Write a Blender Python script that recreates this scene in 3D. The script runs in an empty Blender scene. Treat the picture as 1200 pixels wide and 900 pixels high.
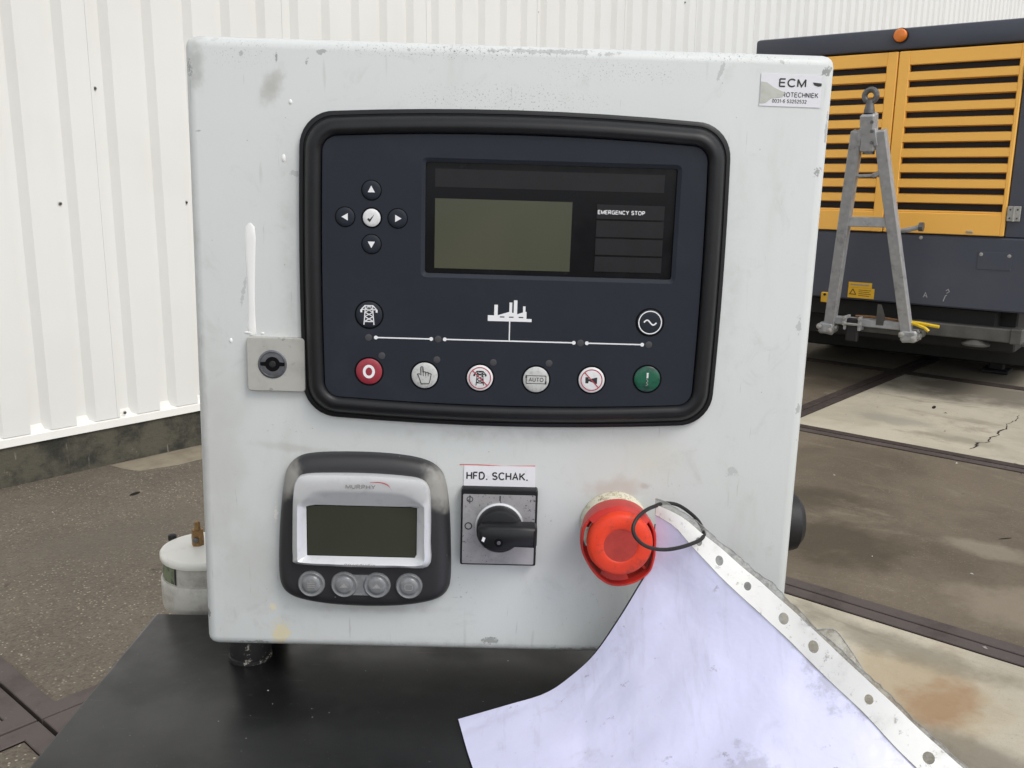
import bpy, bmesh, math, random
from mathutils import Vector, Matrix, Euler
R = math.radians
random.seed(7)
S = bpy.context.scene
COL = S.collection

# ------------------------------------------------------------------ camera
CAM_H = 1.307
cam = bpy.data.objects.new("camera", bpy.data.cameras.new("camera"))
COL.objects.link(cam)
pitch, roll = 0.21429, 0.011687
F = Vector((0, math.cos(pitch), -math.sin(pitch))); RX = Vector((1, 0, 0)); UP = RX.cross(F)
R2 = math.cos(roll) * RX + math.sin(roll) * UP
U2 = -math.sin(roll) * RX + math.cos(roll) * UP
cm = Matrix((R2, U2, -F)).transposed().to_4x4(); cm.translation = Vector((0, 0, CAM_H))
cam.matrix_world = cm
cam.data.sensor_width = 36.0
cam.data.lens = 1089.5 / 1200 * 36
cam.data.clip_start = 0.01
cam.data.clip_end = 2000
S.camera = cam

# ------------------------------------------------------------------ sky, sun, exposure
SUN_EL, SUN_AZ = R(50), R(134)            # azimuth clockwise from +Y
world = bpy.data.worlds.new("World"); S.world = world; world.use_nodes = True
nt = world.node_tree; nt.nodes.clear()
out = nt.nodes.new("ShaderNodeOutputWorld"); bg = nt.nodes.new("ShaderNodeBackground")
sky = nt.nodes.new("ShaderNodeTexSky"); sky.sky_type = 'NISHITA'; sky.sun_disc = False
sky.sun_elevation = SUN_EL; sky.sun_rotation = SUN_AZ; sky.dust_density = 1.6; sky.air_density = 1.0; sky.ozone_density = 1.0
hs = nt.nodes.new("ShaderNodeHueSaturation"); hs.inputs["Saturation"].default_value = 0.24
nt.links.new(sky.outputs[0], hs.inputs["Color"]); nt.links.new(hs.outputs[0], bg.inputs[0])
bg.inputs[1].default_value = 0.15
nt.links.new(bg.outputs[0], out.inputs[0])
sun = bpy.data.objects.new("sun", bpy.data.lights.new("sun", 'SUN')); COL.objects.link(sun)
sun.data.energy = 0.95; sun.data.angle = R(25); sun.data.color = (1.0, 0.96, 0.90)
sd = Vector((math.sin(SUN_AZ) * math.cos(SUN_EL), math.cos(SUN_AZ) * math.cos(SUN_EL), math.sin(SUN_EL)))
sun.rotation_euler = sd.to_track_quat('Z', 'Y').to_euler()
sun.location = (0, 0, 30)
S.view_settings.view_transform = 'Standard'; S.view_settings.look = 'None'
S.view_settings.gamma = 1; S.view_settings.use_curve_mapping = False
S.view_settings.exposure = 0.52

# ------------------------------------------------------------------ materials
def srgb(r, g, b):
    f = lambda c: (c / 255 / 12.92) if c / 255 <= .04045 else ((c / 255 + .055) / 1.055) ** 2.4
    return (f(r), f(g), f(b))

class Mat:
    """principled material with helpers to layer procedural colour, dirt and relief"""
    def __init__(s, name, col, rough=.5, metal=0., spec=.5, coat=0.):
        s.m = bpy.data.materials.new(name); s.m.use_nodes = True
        s.nt = s.m.node_tree; s.N = s.nt.nodes; s.L = s.nt.links
        s.p = s.N["Principled BSDF"]
        s.p.inputs["Roughness"].default_value = rough; s.p.inputs["Metallic"].default_value = metal
        s.p.inputs["Specular IOR Level"].default_value = spec; s.p.inputs["Coat Weight"].default_value = coat
        s.tc = s.N.new("ShaderNodeTexCoord")
        rgb = s.N.new("ShaderNodeRGB"); rgb.outputs[0].default_value = (*col, 1)
        s.col = rgb.outputs[0]
        s.bump_h = None
    def map(s, scale=(1, 1, 1), loc=(0, 0, 0), rot=(0, 0, 0)):
        n = s.N.new("ShaderNodeMapping"); s.L.new(s.tc.outputs["Object"], n.inputs[0])
        n.inputs["Scale"].default_value = scale; n.inputs["Location"].default_value = loc; n.inputs["Rotation"].default_value = rot
        return n.outputs[0]
    def noise(s, scale, detail=4, rough=.6, vec=None, dist=0.):
        n = s.N.new("ShaderNodeTexNoise"); n.inputs["Scale"].default_value = scale
        n.inputs["Detail"].default_value = detail; n.inputs["Roughness"].default_value = rough; n.inputs["Distortion"].default_value = dist
        s.L.new(vec if vec is not None else s.tc.outputs["Object"], n.inputs["Vector"]); return n.outputs["Fac"]
    def voro(s, scale, vec=None, feature='F1', out="Distance"):
        n = s.N.new("ShaderNodeTexVoronoi"); n.inputs["Scale"].default_value = scale; n.feature = feature
        s.L.new(vec if vec is not None else s.tc.outputs["Object"], n.inputs["Vector"]); return n.outputs[out]
    def rng(s, v, a, b, c=0., d=1., smooth=True):
        n = s.N.new("ShaderNodeMapRange"); n.inputs[1].default_value = a; n.inputs[2].default_value = b
        n.inputs[3].default_value = c; n.inputs[4].default_value = d
        if smooth: n.interpolation_type = 'SMOOTHSTEP'
        s.L.new(v, n.inputs[0]); return n.outputs[0]
    def math(s, op, a, b=None):
        n = s.N.new("ShaderNodeMath"); n.operation = op
        for i, v in enumerate((a, b)):
            if v is None: continue
            if isinstance(v, (int, float)): n.inputs[i].default_value = v
            else: s.L.new(v, n.inputs[i])
        return n.outputs[0]
    def mix(s, fac, col):
        n = s.N.new("ShaderNodeMix"); n.data_type = 'RGBA'
        if isinstance(fac, (int, float)): n.inputs[0].default_value = fac
        else: s.L.new(fac, n.inputs[0])
        s.L.new(s.col, n.inputs[6])
        if isinstance(col, tuple): n.inputs[7].default_value = (*col, 1)
        else: s.L.new(col, n.inputs[7])
        s.col = n.outputs[2]; return s
    def blob(s, c, r, ang=0., soft=.5, jag=None):
        """soft elliptical patch in the object's own X-Z plane"""
        m = s.N.new("ShaderNodeMapping"); m.vector_type = 'TEXTURE'
        m.inputs["Location"].default_value = (c[0], 0, c[1]); m.inputs["Rotation"].default_value = (0, ang, 0)
        m.inputs["Scale"].default_value = (r[0], 1e6, r[1])
        s.L.new(s.tc.outputs["Object"], m.inputs[0])
        ln = s.N.new("ShaderNodeVectorMath"); ln.operation = 'LENGTH'; s.L.new(m.outputs[0], ln.inputs[0])
        d = ln.outputs["Value"]
        if jag:
            nz = s.noise(jag, 3, .65)
            d = s.math('ADD', d, s.math('MULTIPLY', s.math('SUBTRACT', nz, .5), 1.4))
        return s.rng(d, 1 - soft, 1., 1., 0.)
    def blob3(s, c, r, jag=None, soft=.5):
        """same, in X-Y plane (things lying on the ground)"""
        m = s.N.new("ShaderNodeMapping"); m.vector_type = 'TEXTURE'
        m.inputs["Location"].default_value = (c[0], c[1], 0); m.inputs["Scale"].default_value = (r[0], r[1], 1e6)
        s.L.new(s.tc.outputs["Object"], m.inputs[0])
        ln = s.N.new("ShaderNodeVectorMath"); ln.operation = 'LENGTH'; s.L.new(m.outputs[0], ln.inputs[0])
        d = ln.outputs["Value"]
        if jag:
            d = s.math('ADD', d, s.math('MULTIPLY', s.math('SUBTRACT', s.noise(jag, 4, .65), .5), 1.6))
        return s.rng(d, 1 - soft, 1., 1., 0.)
    def bump(s, h, strength=.3, dist=.002):
        n = s.N.new("ShaderNodeBump"); n.inputs["Strength"].default_value = strength; n.inputs["Distance"].default_value = dist
        s.L.new(h, n.inputs["Height"])
        if s.bump_h is not None: s.L.new(s.bump_h, n.inputs["Normal"])
        s.bump_h = n.outputs[0]; return s
    def rough(s, v):
        s.L.new(v, s.p.inputs["Roughness"]); return s
    def done(s):
        s.L.new(s.col, s.p.inputs["Base Color"])
        if s.bump_h is not None: s.L.new(s.bump_h, s.p.inputs["Normal"])
        return s.m

def plain(name, col, rough=.5, metal=0., spec=.5, var=.12, vs=60., coat=0., bump=0.):
    a = Mat(name, col, rough, metal, spec, coat)
    if var: a.mix(a.rng(a.noise(vs, 4), .35, .75, 0, 1), tuple(c * (1 - var) for c in col))
    if bump: a.bump(a.noise(vs * 6, 3), bump, .0004)
    return a.done()

M = {}
# cabinet paint: light grey enamel, grubby, chipped along the top edge.  Object space = cabinet frame, metres; z 0 = deck
ZO = .2065
def build_cabinet_paint(name, detail):
    a = Mat(name, (.625, .645, .632), .42, 0, .35)
    a.mix(a.rng(a.noise(7, 4), .35, .75, 0, .5), (.565, .585, .572))
    a.mix(a.rng(a.noise(22, 5, .7, a.map((1, 1, .25))), .52, .8, 0, .30), (.42, .41, .38))
    if detail:
        sm = lambda c, r, an=0., so=.9, jg=None: a.blob((c[0] / 1000, c[1] / 1000 + ZO), (r[0] / 1000, r[1] / 1000), an, so, jg)
        fine = a.noise(900, 2, .7)
        spk = a.rng(fine, .60, .66, 0, 1)
        spk2 = a.rng(a.noise(330, 3, .7), .60, .68, 0, 1)
        a.mix(a.math('MULTIPLY', sm((-132, 155), (8, 15), .35, .9, 110), .45), (.24, .21, .17))          # brown smear upper left
        a.mix(a.math('MULTIPLY', sm((-173, 166), (6, 22), 0, .9, 90), .5), (.27, .27, .24))
        a.mix(a.math('MULTIPLY', sm((-170, -60), (26, 90), 0, .9, 30), .30), (.40, .38, .34))
        a.mix(a.math('MULTIPLY', sm((-150, -130), (30, 40), 0, .9, 40), .28), (.38, .36, .33))
        for c, r, st in (((0, 152), (80, 12), .75), ((-30, 176), (110, 6), .8), ((60, 168), (60, 9), .6), ((115, 178), (60, 5), .6), ((-150, 172), (30, 12), .4)):
            a.mix(a.math('MULTIPLY', a.math('MULTIPLY', sm(c, r, 0, .8), spk), st), (.12, .12, .10))
        for c, r, st in (((-40, 177), (60, 4), .6), ((20, 178), (60, 4), .6), ((150, 176), (30, 4), .6)):
            a.mix(a.math('MULTIPLY', a.math('MULTIPLY', sm(c, r, 0, .8), spk2), st), (.22, .22, .21))
        ragn = a.math('SUBTRACT', a.noise(520, 5, .75), .5); ragc = a.math('SUBTRACT', a.noise(150, 4, .7), .5)
        def flake(c, r, an=0., k=1.):
            d = sm(c, r, an, 1.); gate = a.rng(d, .03, .22)
            d = a.math('ADD', a.math('ADD', d, a.math('MULTIPLY', ragn, 2.6)), a.math('MULTIPLY', ragc, 3.2 * k)); return a.math('MULTIPLY', a.rng(d, .52, .60), gate)
        for c, r, an, st in (((175, 118), (3.6, 6), .5, .8), ((175, 172), (4.4, 6.5), .3, .9), ((-3, -173), (10, 4.5), 0, .75), ((-129, 170), (1.2, 4), 0, .8), ((-148, 172), (2.2, 3), 0, .5),
                         ((-112, 170), (1.6, 5), .2, .7), ((-104, 174), (6, 2.4), 0, .6), ((176, -20), (2.4, 5), 0, .5), ((-173, 130), (3, 1.4), 0, .7), ((-178.5, -160), (2.4, 5), 0, .9), ((-177, 165), (3, 9), 0, .7),
                         ((150, 176), (6, 2), .5, .5), ((116, 170), (2, 11), .3, .4), ((178, 140), (1.6, 15), 0, .6), ((20, 178), (60, 2.5), 0, .5), ((-120, 108), (5, 3), 0, .35), ((-151, 40), (2, 14), .2, .35),
                         ((140, -60), (8, 5), 0, .3), ((172, 30), (3, 8), 0, .4), ((110, -150), (14, 4), 0, .3), ((-150, -178), (20, 2.5), 0, .6), ((60, -178), (50, 2.2), 0, .5)):
            a.mix(a.math('MULTIPLY', flake(c, r, an), st), (.235, .24, .235))
        # scuffs round the switch, button and gauge
        for c, r, st in (((29, -97), (6, 13), .8), ((-20, -140), (14, 16), .5), ((-128, -40), (20, 12), .35), ((100, -70), (20, 10), .35), ((60, -150), (60, 30), .25)):
            a.mix(a.math('MULTIPLY', a.math('MULTIPLY', sm(c, r), spk2), st), (.16, .16, .15))
        a.mix(a.math('MULTIPLY', sm((70, -72), (26, 9), -.08, .8, 60), .55), (.46, .36, .32))      # ring of old grime over the stop button
        a.mix(a.math('MULTIPLY', sm((88, -70), (5, 2.4), 0, .8, 200), .4), (.33, .24, .22))
        a.mix(a.math('MULTIPLY', sm((92, -55), (24, 22), 0, .9, 60), .35), (.62, .60, .50))
        a.mix(flake((-134, -171), (11, 15), .1, .6), (.70, .63, .44))                             # cream touch-up
        a.mix(flake((-138, -154), (5, 6), 0, .8), (.72, .67, .52))
        a.mix(flake((-135, -93), (2.4, 10), .06, .6), (.74, .73, .68))
        a.mix(a.math('MULTIPLY', sm((-120, -52), (40, 4), .1, .9, 80), .3), (.36, .34, .30))
        a.mix(a.math('MULTIPLY', sm((-80, -153), (60, 5), 0, .9, 80), .45), (.38, .37, .34))
        a.mix(a.math('MULTIPLY', a.rng(a.noise(140, 2, .6, a.map((1, 1, .12))), .66, .74), .22), (.30, .29, .27))
        a.mix(a.math('MULTIPLY', a.rng(a.voro(75), .035, .02), .5), (.2, .2, .19))
        a.mix(a.math('MULTIPLY', a.rng(a.noise(38, 6, .75, None, .8), .54, .72), .30), (.44, .445, .42))
        a.mix(a.math('MULTIPLY', a.rng(a.noise(420, 3, .6, a.map((1, 1, .06), rot=(0, .25, 0))), .68, .72), .35), (.33, .33, .32))
        a.mix(a.math('MULTIPLY', a.rng(a.noise(300, 3, .6, a.map((.08, 1, 1), rot=(0, -.3, 0))), .70, .74), .3), (.70, .71, .70))
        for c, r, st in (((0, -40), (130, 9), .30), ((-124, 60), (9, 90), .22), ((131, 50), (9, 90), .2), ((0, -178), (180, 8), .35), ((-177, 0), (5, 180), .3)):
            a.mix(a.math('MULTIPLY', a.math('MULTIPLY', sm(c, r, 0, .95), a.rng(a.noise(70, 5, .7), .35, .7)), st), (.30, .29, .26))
    a.bump(a.noise(260, 3), .10, .0006)
    a.rough(a.rng(a.noise(35, 4), .3, .7, .30, .5))
    return a.done()
M['cab'] = build_cabinet_paint('cabinet_grey_enamel', True)
M['blk'] = plain('black_moulded_plastic', (.011, .0115, .013), .42, 0, .32, .2, 90, bump=.06)
a = Mat('slate_membrane', (.0165, .0205, .029), .55, 0, .24); a.mix(a.rng(a.noise(25, 4), .4, .8, 0, .6), (.0135, .017, .024)); a.mix(a.math('MULTIPLY', a.rng(a.noise(700, 3, .7), .66, .74), a.rng(a.noise(30, 3), .45, .7)), (.05, .052, .058)); a.mix(a.math('MULTIPLY', a.rng(a.noise(18, 5, .7, None, .6), .5, .75), .35), (.030, .034, .042)); a.bump(a.noise(2500, 2), .05, .0003); M['membrane'] = a.done()
M['gap'] = plain('dark_gap', (.004, .004, .005), .7, 0, .1, var=0)
a = Mat('black_window_gloss', (.006, .0065, .008), .14, 0, .16)
a.mix(a.rng(a.noise(120, 5, .7), .62, .8, 0, .35), (.03, .03, .032)); a.rough(a.rng(a.noise(60, 4), .4, .75, .10, .28)); M['window'] = a.done()
M['strip'] = plain('insert_card_charcoal', (.017, .017, .019), .32, 0, .22, .15, 80)
a = Mat('lcd_olive', (.054, .059, .037), .25, 0, .4); a.mix(a.rng(a.noise(14, 2), .35, .7, 0, .8), (.068, .068, .042)); M['lcd'] = a.done()
a = Mat('lcd_dark_green', (.036, .039, .027), .22, 0, .5); a.mix(a.rng(a.noise(20, 2), .4, .7, 0, .5), (.028, .031, .022)); M['lcd2'] = a.done()
M['white'] = plain('white_print', (.78, .78, .79), .5, var=.04)
M['whitebtn'] = plain('white_button_film', (.70, .70, .70), .35, var=.12, vs=300)
a = Mat('silver_button_film', (.50, .51, .49), .35); a.mix(a.rng(a.noise(420, 4), .45, .75, 0, 1), (.36, .36, .34)); M['silverbtn'] = a.done()
M['redbtn'] = plain('red_button_film', (.30, .028, .045), .4, var=.15, vs=300)
a = Mat('green_button_film', (.008, .095, .052), .35); a.mix(a.rng(a.noise(160, 3), .45, .65, 0, 1), (.008, .045, .03)); M['greenbtn'] = a.done()
M['redink'] = plain('red_ink', (.42, .05, .07), .5, var=.1)
M['redthin'] = plain('red_tape_edge', (.60, .10, .09), .5, var=.1)
M['ink'] = plain('black_ink', (.022, .021, .022), .55, var=.2, vs=500)
M['grayink'] = plain('faded_grey_ink', (.30, .29, .28), .55, var=.3, vs=900)
M['led'] = plain('unlit_indicator', (.055, .055, .060), .35, var=.1)
a = Mat('gauge_black', (.022, .022, .024), .48)
for c, r, an in (((-126, -68), (11, 17), .5), ((-36, -72), (11, 20), -.45)):
    a.mix(a.math('MULTIPLY', a.blob((c[0] / 1000, c[1] / 1000 + ZO), (r[0] / 1000, r[1] / 1000), an, .75, 60), .8), (.34, .33, .30))
a.mix(a.rng(a.voro(110), .05, .03, 0, .7), (.3, .3, .29)); a.bump(a.noise(1400, 2), .08, .0004); M['gauge'] = a.done()
a = Mat('satin_silver', (.66, .67, .68), .32, .40, .5); a.mix(a.rng(a.noise(120, 4), .5, .8, 0, .5), (.48, .49, .50)); M['silver'] = a.done()
a = Mat('clear_grey_rubber', (.17, .175, .18), .25, 0, .5); a.mix(a.rng(a.noise(260, 2), .4, .7, 0, .7), (.23, .235, .24)); a.p.inputs["Transmission Weight"].default_value = 0.0; M['softkey'] = a.done()
a = Mat('worn_nameplate', (.40, .39, .40), .42, .35, .5)
a.mix(a.rng(a.noise(40, 5, .7), .4, .75, 0, .8), (.24, .235, .24))
a.mix(a.math('MULTIPLY', a.rng(a.noise(520, 3, .75), .60, .66), a.rng(a.noise(45, 3), .42, .6)), (.05, .05, .05)); M['plate'] = a.done()
M['alu'] = None
a = Mat('worn_aluminium_lock_plate', (.46, .455, .42), .45, .25, .5)
a.mix(a.rng(a.noise(70, 5), .45, .8, 0, .8), (.36, .355, .33)); a.mix(a.rng(a.noise(160, 4, .7), .62, .72, 0, .8), (.18, .18, .17)); M['alu'] = a.done()
M['zinc'] = plain('dull_zinc_lock', (.16, .165, .18), .38, .6, .5, .3, 300)
a = Mat('red_stop_plastic', (.74, .052, .018), .48, 0, .3)
a.mix(a.rng(a.noise(50, 4, .6), .4, .75, 0, .9), (.62, .046, .02)); a.mix(a.rng(a.noise(260, 4, .7), .60, .75, 0, .6), (.27, .03, .02)); a.mix(a.math('MULTIPLY', a.rng(a.noise(75, 5, .75), .52, .68), .55), (.20, .045, .03)); a.bump(a.noise(900, 2), .08, .0004); M['red'] = a.done()
M['redworn'] = plain('red_stop_centre', (.44, .042, .030), .55, 0, .4, .25, 120)
a = Mat('red_guard', (.52, .030, .022), .42, 0, .35); a.mix(a.rng(a.noise(90, 4), .45, .75, 0, .8), (.33, .026, .024)); M['guard'] = a.done()
a = Mat('yellowed_white_collar', (.66, .63, .50), .5); a.mix(a.rng(a.noise(240, 4, .7), .5, .65, 0, .9), (.40, .33, .22)); a.mix(a.rng(a.noise(500, 3), .62, .7), (.15, .13, .10)); M['collar'] = a.done()
a = Mat('label_white', (.74, .74, .77), .4); a.mix(a.rng(a.noise(240, 4, .7), .55, .75, 0, .5), (.58, .57, .58)); M['label'] = a.done()
M['patch'] = plain('label_worn_off', (.52, .53, .47), .5, 0, .4, .15, 200)
M['paint'] = plain('white_paint_run', (.80, .80, .78), .3, 0, .5, .03)
a = Mat('rubber_foot', (.016, .015, .015), .6); a.mix(a.math('MULTIPLY', a.rng(a.noise(230, 4, .75), .58, .64), a.rng(a.noise(60, 2), .45, .6)), (.40, .37, .31)); M['foot'] = a.done()
M['rubber'] = plain('black_rubber', (.016, .015, .015), .55, 0, .4, .25, 120)
a = Mat('black_deck_paint', (.0075, .0078, .0083), .34, 0, .40)
a.mix(a.rng(a.noise(9, 5, .7), .4, .75, 0, .8), (.015, .015, .0155)); a.mix(a.rng(a.voro(48), .036, .020, 0, .9), (.46, .44, .40))
a.mix(a.math('MULTIPLY', a.rng(a.voro(120), .055, .03), a.rng(a.noise(12, 3), .5, .62)), (.30, .29, .27))
a.mix(a.math('MULTIPLY', a.rng(a.noise(34, 6, .75), .5, .75), .5), (.024, .0235, .0225)); a.mix(a.math('MULTIPLY', a.rng(a.noise(260, 3, .6, a.map((.05, 1, 1), rot=(0, 0, .6))), .69, .73), .5), (.07, .07, .068))
a.mix(a.rng(a.noise(330, 3, .7), .69, .74, 0, .35), (.25, .24, .22)); a.rough(a.rng(a.noise(16, 5), .3, .7, .30, .46)); M['deck'] = a.done()
# sheet, pocket, strip
a = Mat('bluish_white_paper', (.66, .665, .86), .34, 0, .5)
pv = a.tc.outputs["Object"]
a.mix(a.rng(a.noise(11, 4, .6), .45, .75, 0, .35), (.59, .595, .79))
a.mix(a.math('MULTIPLY', a.rng(a.noise(26, 6, .72, None, .6), .55, .72), .34), (.38, .38, .43))
a.mix(a.math('MULTIPLY', a.rng(a.noise(140, 5, .7), .62, .70), a.math('MULTIPLY', a.rng(a.noise(22, 2), .46, .6), .7)), (.20, .195, .21))
for cc, rr, st in (((.178, .075), (.020, .024), .42), ((.128, .03), (.016, .010), .4), ((.205, .055), (.020, .016), .35), ((.03, .10), (.018, .03), .18)):
    m_ = a.N.new("ShaderNodeMapping"); m_.vector_type = 'TEXTURE'; m_.inputs["Location"].default_value = (cc[0], 0, cc[1]); m_.inputs["Scale"].default_value = (rr[0], 1e6, rr[1])
    a.L.new(a.tc.outputs["Object"], m_.inputs[0]); l_ = a.N.new("ShaderNodeVectorMath"); l_.operation = 'LENGTH'; a.L.new(m_.outputs[0], l_.inputs[0])
    d_ = a.math('ADD', l_.outputs["Value"], a.math('MULTIPLY', a.math('SUBTRACT', a.noise(95, 5, .7), .5), 2.6))
    a.mix(a.math('MULTIPLY', a.rng(d_, .5, 1., 1., 0.), st), (.27, .27, .30))
a.mix(a.math('MULTIPLY', a.rng(a.noise(95, 4, .7, a.map((1, .2, .14), rot=(0, -.64, 0))), .55, .70), .22), (.40, .40, .47))
a.bump(a.rng(a.voro(9, a.map((1, 1, .55), rot=(0, .5, 0)), 'DISTANCE_TO_EDGE'), 0, .05), .22, .0012); a.bump(a.noise(26, 4, .6), .35, .004); a.p.inputs['Coat Weight'].default_value = .35; a.p.inputs['Coat Roughness'].default_value = .18; M['paper'] = a.done()
a = Mat('punched_strip_white', (.85, .845, .81), .30, 0, .4); a.mix(a.rng(a.noise(55, 5, .7), .5, .78, 0, .55), (.60, .59, .55)); a.mix(a.math('MULTIPLY', a.rng(a.noise(210, 5, .75), .58, .68), .7), (.30, .29, .26)); a.bump(a.noise(45, 3), .2, .002); M['spine'] = a.done()
a = Mat('grimy_clear_film', (.42, .42, .39), .25, 0, .6); a.mix(a.rng(a.noise(150, 5, .75), .40, .62), (.15, .145, .13))
a.p.inputs["Alpha"].default_value = .62; M['film'] = a.done()
M['backing'] = plain('black_back_cover', (.02, .02, .021), .4, var=.1)
M['holeback'] = plain('hole_grey', (.30, .31, .30), .45, 0, .5, .35, 300)
# canister
a = Mat('cream_white_lid', (.84, .82, .74), .3, 0, .5); a.mix(a.rng(a.noise(60, 4), .55, .8, 0, .5), (.58, .55, .46)); M['lid'] = a.done()
a = Mat('grubby_white_plastic', (.52, .50, .44), .4); a.mix(a.rng(a.noise(55, 5, .7), .42, .75, 0, .9), (.30, .28, .24)); M['can'] = a.done()
a = Mat('green_grey_label', (.17, .20, .12), .5); a.mix(a.rng(a.noise(160, 4, .7), .48, .6), (.07, .085, .055)); M['canlabel'] = a.done()
a = Mat('old_brass', (.30, .18, .075), .42, .75, .5); a.mix(a.rng(a.noise(160, 4), .45, .7), (.13, .08, .045)); M['brass'] = a.done()
# warehouse
a = Mat('white_coated_steel', (.705, .70, .672), .42, 0, .4)
a.mix(a.rng(a.noise(1.3, 4, .6), .4, .75, 0, .45), (.64, .63, .59)); a.mix(a.rng(a.noise(5, 5, .7, a.map((1, 1, .08))), .55, .85, 0, .3), (.60, .58, .52)); M['clad'] = a.done()
M['flash'] = plain('white_flashing', (.76, .75, .71), .4, 0, .4, .08, 3)
a = Mat('algae_stained_plinth', (.085, .078, .058), .8, 0, .3)
a.mix(a.rng(a.noise(5, 6, .7), .42, .62), (.030, .030, .024)); a.mix(a.rng(a.noise(9, 6, .72), .60, .70, 0, .8), (.20, .175, .125))
a.mix(a.rng(a.noise(24, 4, .7, a.map((1, 1, .15))), .66, .74, 0, .6), (.27, .25, .20)); a.bump(a.noise(40, 6, .7), .6, .01); M['plinth'] = a.done()
M['screw'] = plain('dark_screw_head', (.07, .068, .062), .45, .4, .5, .2, 200)
M['washer'] = plain('pale_washer', (.45, .44, .42), .5, 0, .4, .1)
# ground
def slab_mat(name, c1, c2, c3, spark, stains=()):
    a = Mat(name, c1, .85, 0, .3)
    a.mix(a.rng(a.noise(1.6, 6, .65, None, .4), .38, .68), c2)
    a.mix(a.math('MULTIPLY', a.rng(a.noise(4.5, 6, .72, a.map((1, .45, 1), rot=(0, 0, .5)), .8), .52, .72), .75), c3)
    if spark:
        cellc = a.voro(135, None, 'F1', "Color"); sep = a.N.new("ShaderNodeSeparateColor"); a.L.new(cellc, sep.inputs[0])
        a.mix(a.math('MULTIPLY', a.rng(sep.outputs[0], .35, 1., 0, 1, False), .65 * spark), (.075, .060, .045))
        a.mix(a.math('MULTIPLY', a.math('MULTIPLY', a.rng(sep.outputs[1], .80, .95), a.rng(a.voro(135), .55, .25)), a.math('MULTIPLY', a.rng(a.noise(3.5, 3), .36, .62, .25, 1.), .95 * spark)), (.40, .35, .265))
        a.bump(a.voro(135), .55 * spark, .004)
    else:
        a.mix(a.math('MULTIPLY', a.rng(a.noise(60, 4, .7), .60, .72), .35), c3)
    a.mix(a.rng(a.noise(240, 3, .7), .5, .75, 0, .35), tuple(x * .55 for x in c1))
    for (cc, rr, col, st, jag) in stains:
        a.mix(a.math('MULTIPLY', a.blob3(cc, rr, jag, .7), st), col)
    a.bump(a.noise(50, 6, .7), .35, .006)
    return a.done()
M['agg'] = slab_mat('exposed_aggregate_concrete', (.145, .123, .094), (.118, .100, .077), (.098, .084, .066), 1.0,
                    [((2.15, 4.02), (.34, .12), (.30, .27, .20), .25, 6), ((1.5, 3.2), (.5, .35), (.11, .095, .075), .5, 4)])
M['pale'] = slab_mat('worn_pale_concrete', (.47, .425, .335), (.37, .335, .26), (.22, .195, .15), 0,
                     [((2.37, .60), (.20, .11), (.24, .105, .055), .9, 7), ((2.42, .66), (.34, .25), (.37, .28, .16), .55, 5),
                      ((2.2, .35), (.10, .5), (.13, .115, .09), .6, 5), ((2.62, .75), (.10, .4), (.16, .145, .11), .6, 5),
                      ((6.55, 1.50), (.62, .80), (.150, .128, .098), .85, 3), ((6.4, .75), (.50, .45), (.16, .135, .105), .8, 3),
                      ((5.35, 1.75), (.14, .30), (.25, .24, .20), .6, 5), ((5.15, 1.35), (.10, .28), (.21, .19, .14), .6, 6)])
M['brown'] = slab_mat('oil_stained_concrete', (.155, .126, .090), (.105, .084, .058), (.215, .182, .134), .28,
                      [((3.3, 1.25), (.32, .36), (.055, .042, .026), .75, 4), ((3.75, 1.5), (.25, .22), (.060, .046, .030), .6, 5),
                       ((3.6, .8), (.1, .25), (.30, .26, .20), .5, 6), ((3.15, .55), (.22, .30), (.25, .21, .155), .7, 4)])
M['mid'] = slab_mat('grey_brown_concrete', (.24, .208, .157), (.186, .160, .120), (.128, .110, .082), 0, [])
M['base'] = plain('dark_joint_filling', (.030, .026, .022), .9, 0, .2, .4, 12)
a = Mat('rusty_steel_edge', (.085, .068, .062), .7, 0, .35); a.mix(a.rng(a.noise(6, 5, .7), .45, .7), (.058, .045, .040)); a.mix(a.rng(a.noise(60, 4, .7), .62, .75, 0, .6), (.20, .17, .14)); a.bump(a.noise(120, 4), .3, .002); M['edge'] = a.done()
M['edgedark'] = plain('dark_steel_edge', (.060, .046, .040), .75, 0, .3, .4, 20)
M['cement'] = plain('smooth_cement_patch', (.255, .220, .160), .85, 0, .3, .3, 9, bump=.1)
M['hole'] = plain('hole_shade', (.008, .007, .006), .9, 0, .2, 0)  # near-black colour paints the shade inside the lifting holes
# compressor
a = Mat('slate_grey_body_paint', (.060, .066, .088), .46, 0, .4); a.mix(a.rng(a.noise(1.7, 5, .65), .4, .75, 0, .7), (.082, .086, .100)); a.mix(a.rng(a.noise(30, 5, .75), .64, .78, 0, .35), (.13, .13, .135)); M['slate'] = a.done()
a = Mat('orange_yellow_paint', (.96, .515, .098), .40, 0, .5); a.mix(a.rng(a.noise(2.5, 5, .65), .45, .8, 0, .5), (.93, .48, .088)); a.mix(a.rng(a.noise(40, 4, .7), .66, .8, 0, .4), (.42, .22, .06)); M['yellow'] = a.done()
M['dark'] = plain('dark_grille_interior', (.010, .010, .012), .7, var=.2, vs=10)
M['under'] = plain('dark_chassis_paint', (.010, .0098, .0098), .65, 0, .4, .3, 8)
M['beam'] = plain('dusty_grey_chassis', (.095, .092, .084), .65, 0, .4, .4, 7)
a = Mat('weathered_galvanised_steel', (.40, .405, .41), .5, .2, .5); a.mix(a.rng(a.voro(28, None, 'F1', "Distance"), .2, .6, 0, .5), (.31, .315, .32)); a.mix(a.rng(a.noise(14, 5, .7), .52, .72, 0, .7), (.19, .19, .185)); M['galv'] = a.done()
M['lug'] = plain('worn_steel_eye', (.15, .15, .15), .45, .5, .5, .3, 40)
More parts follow.
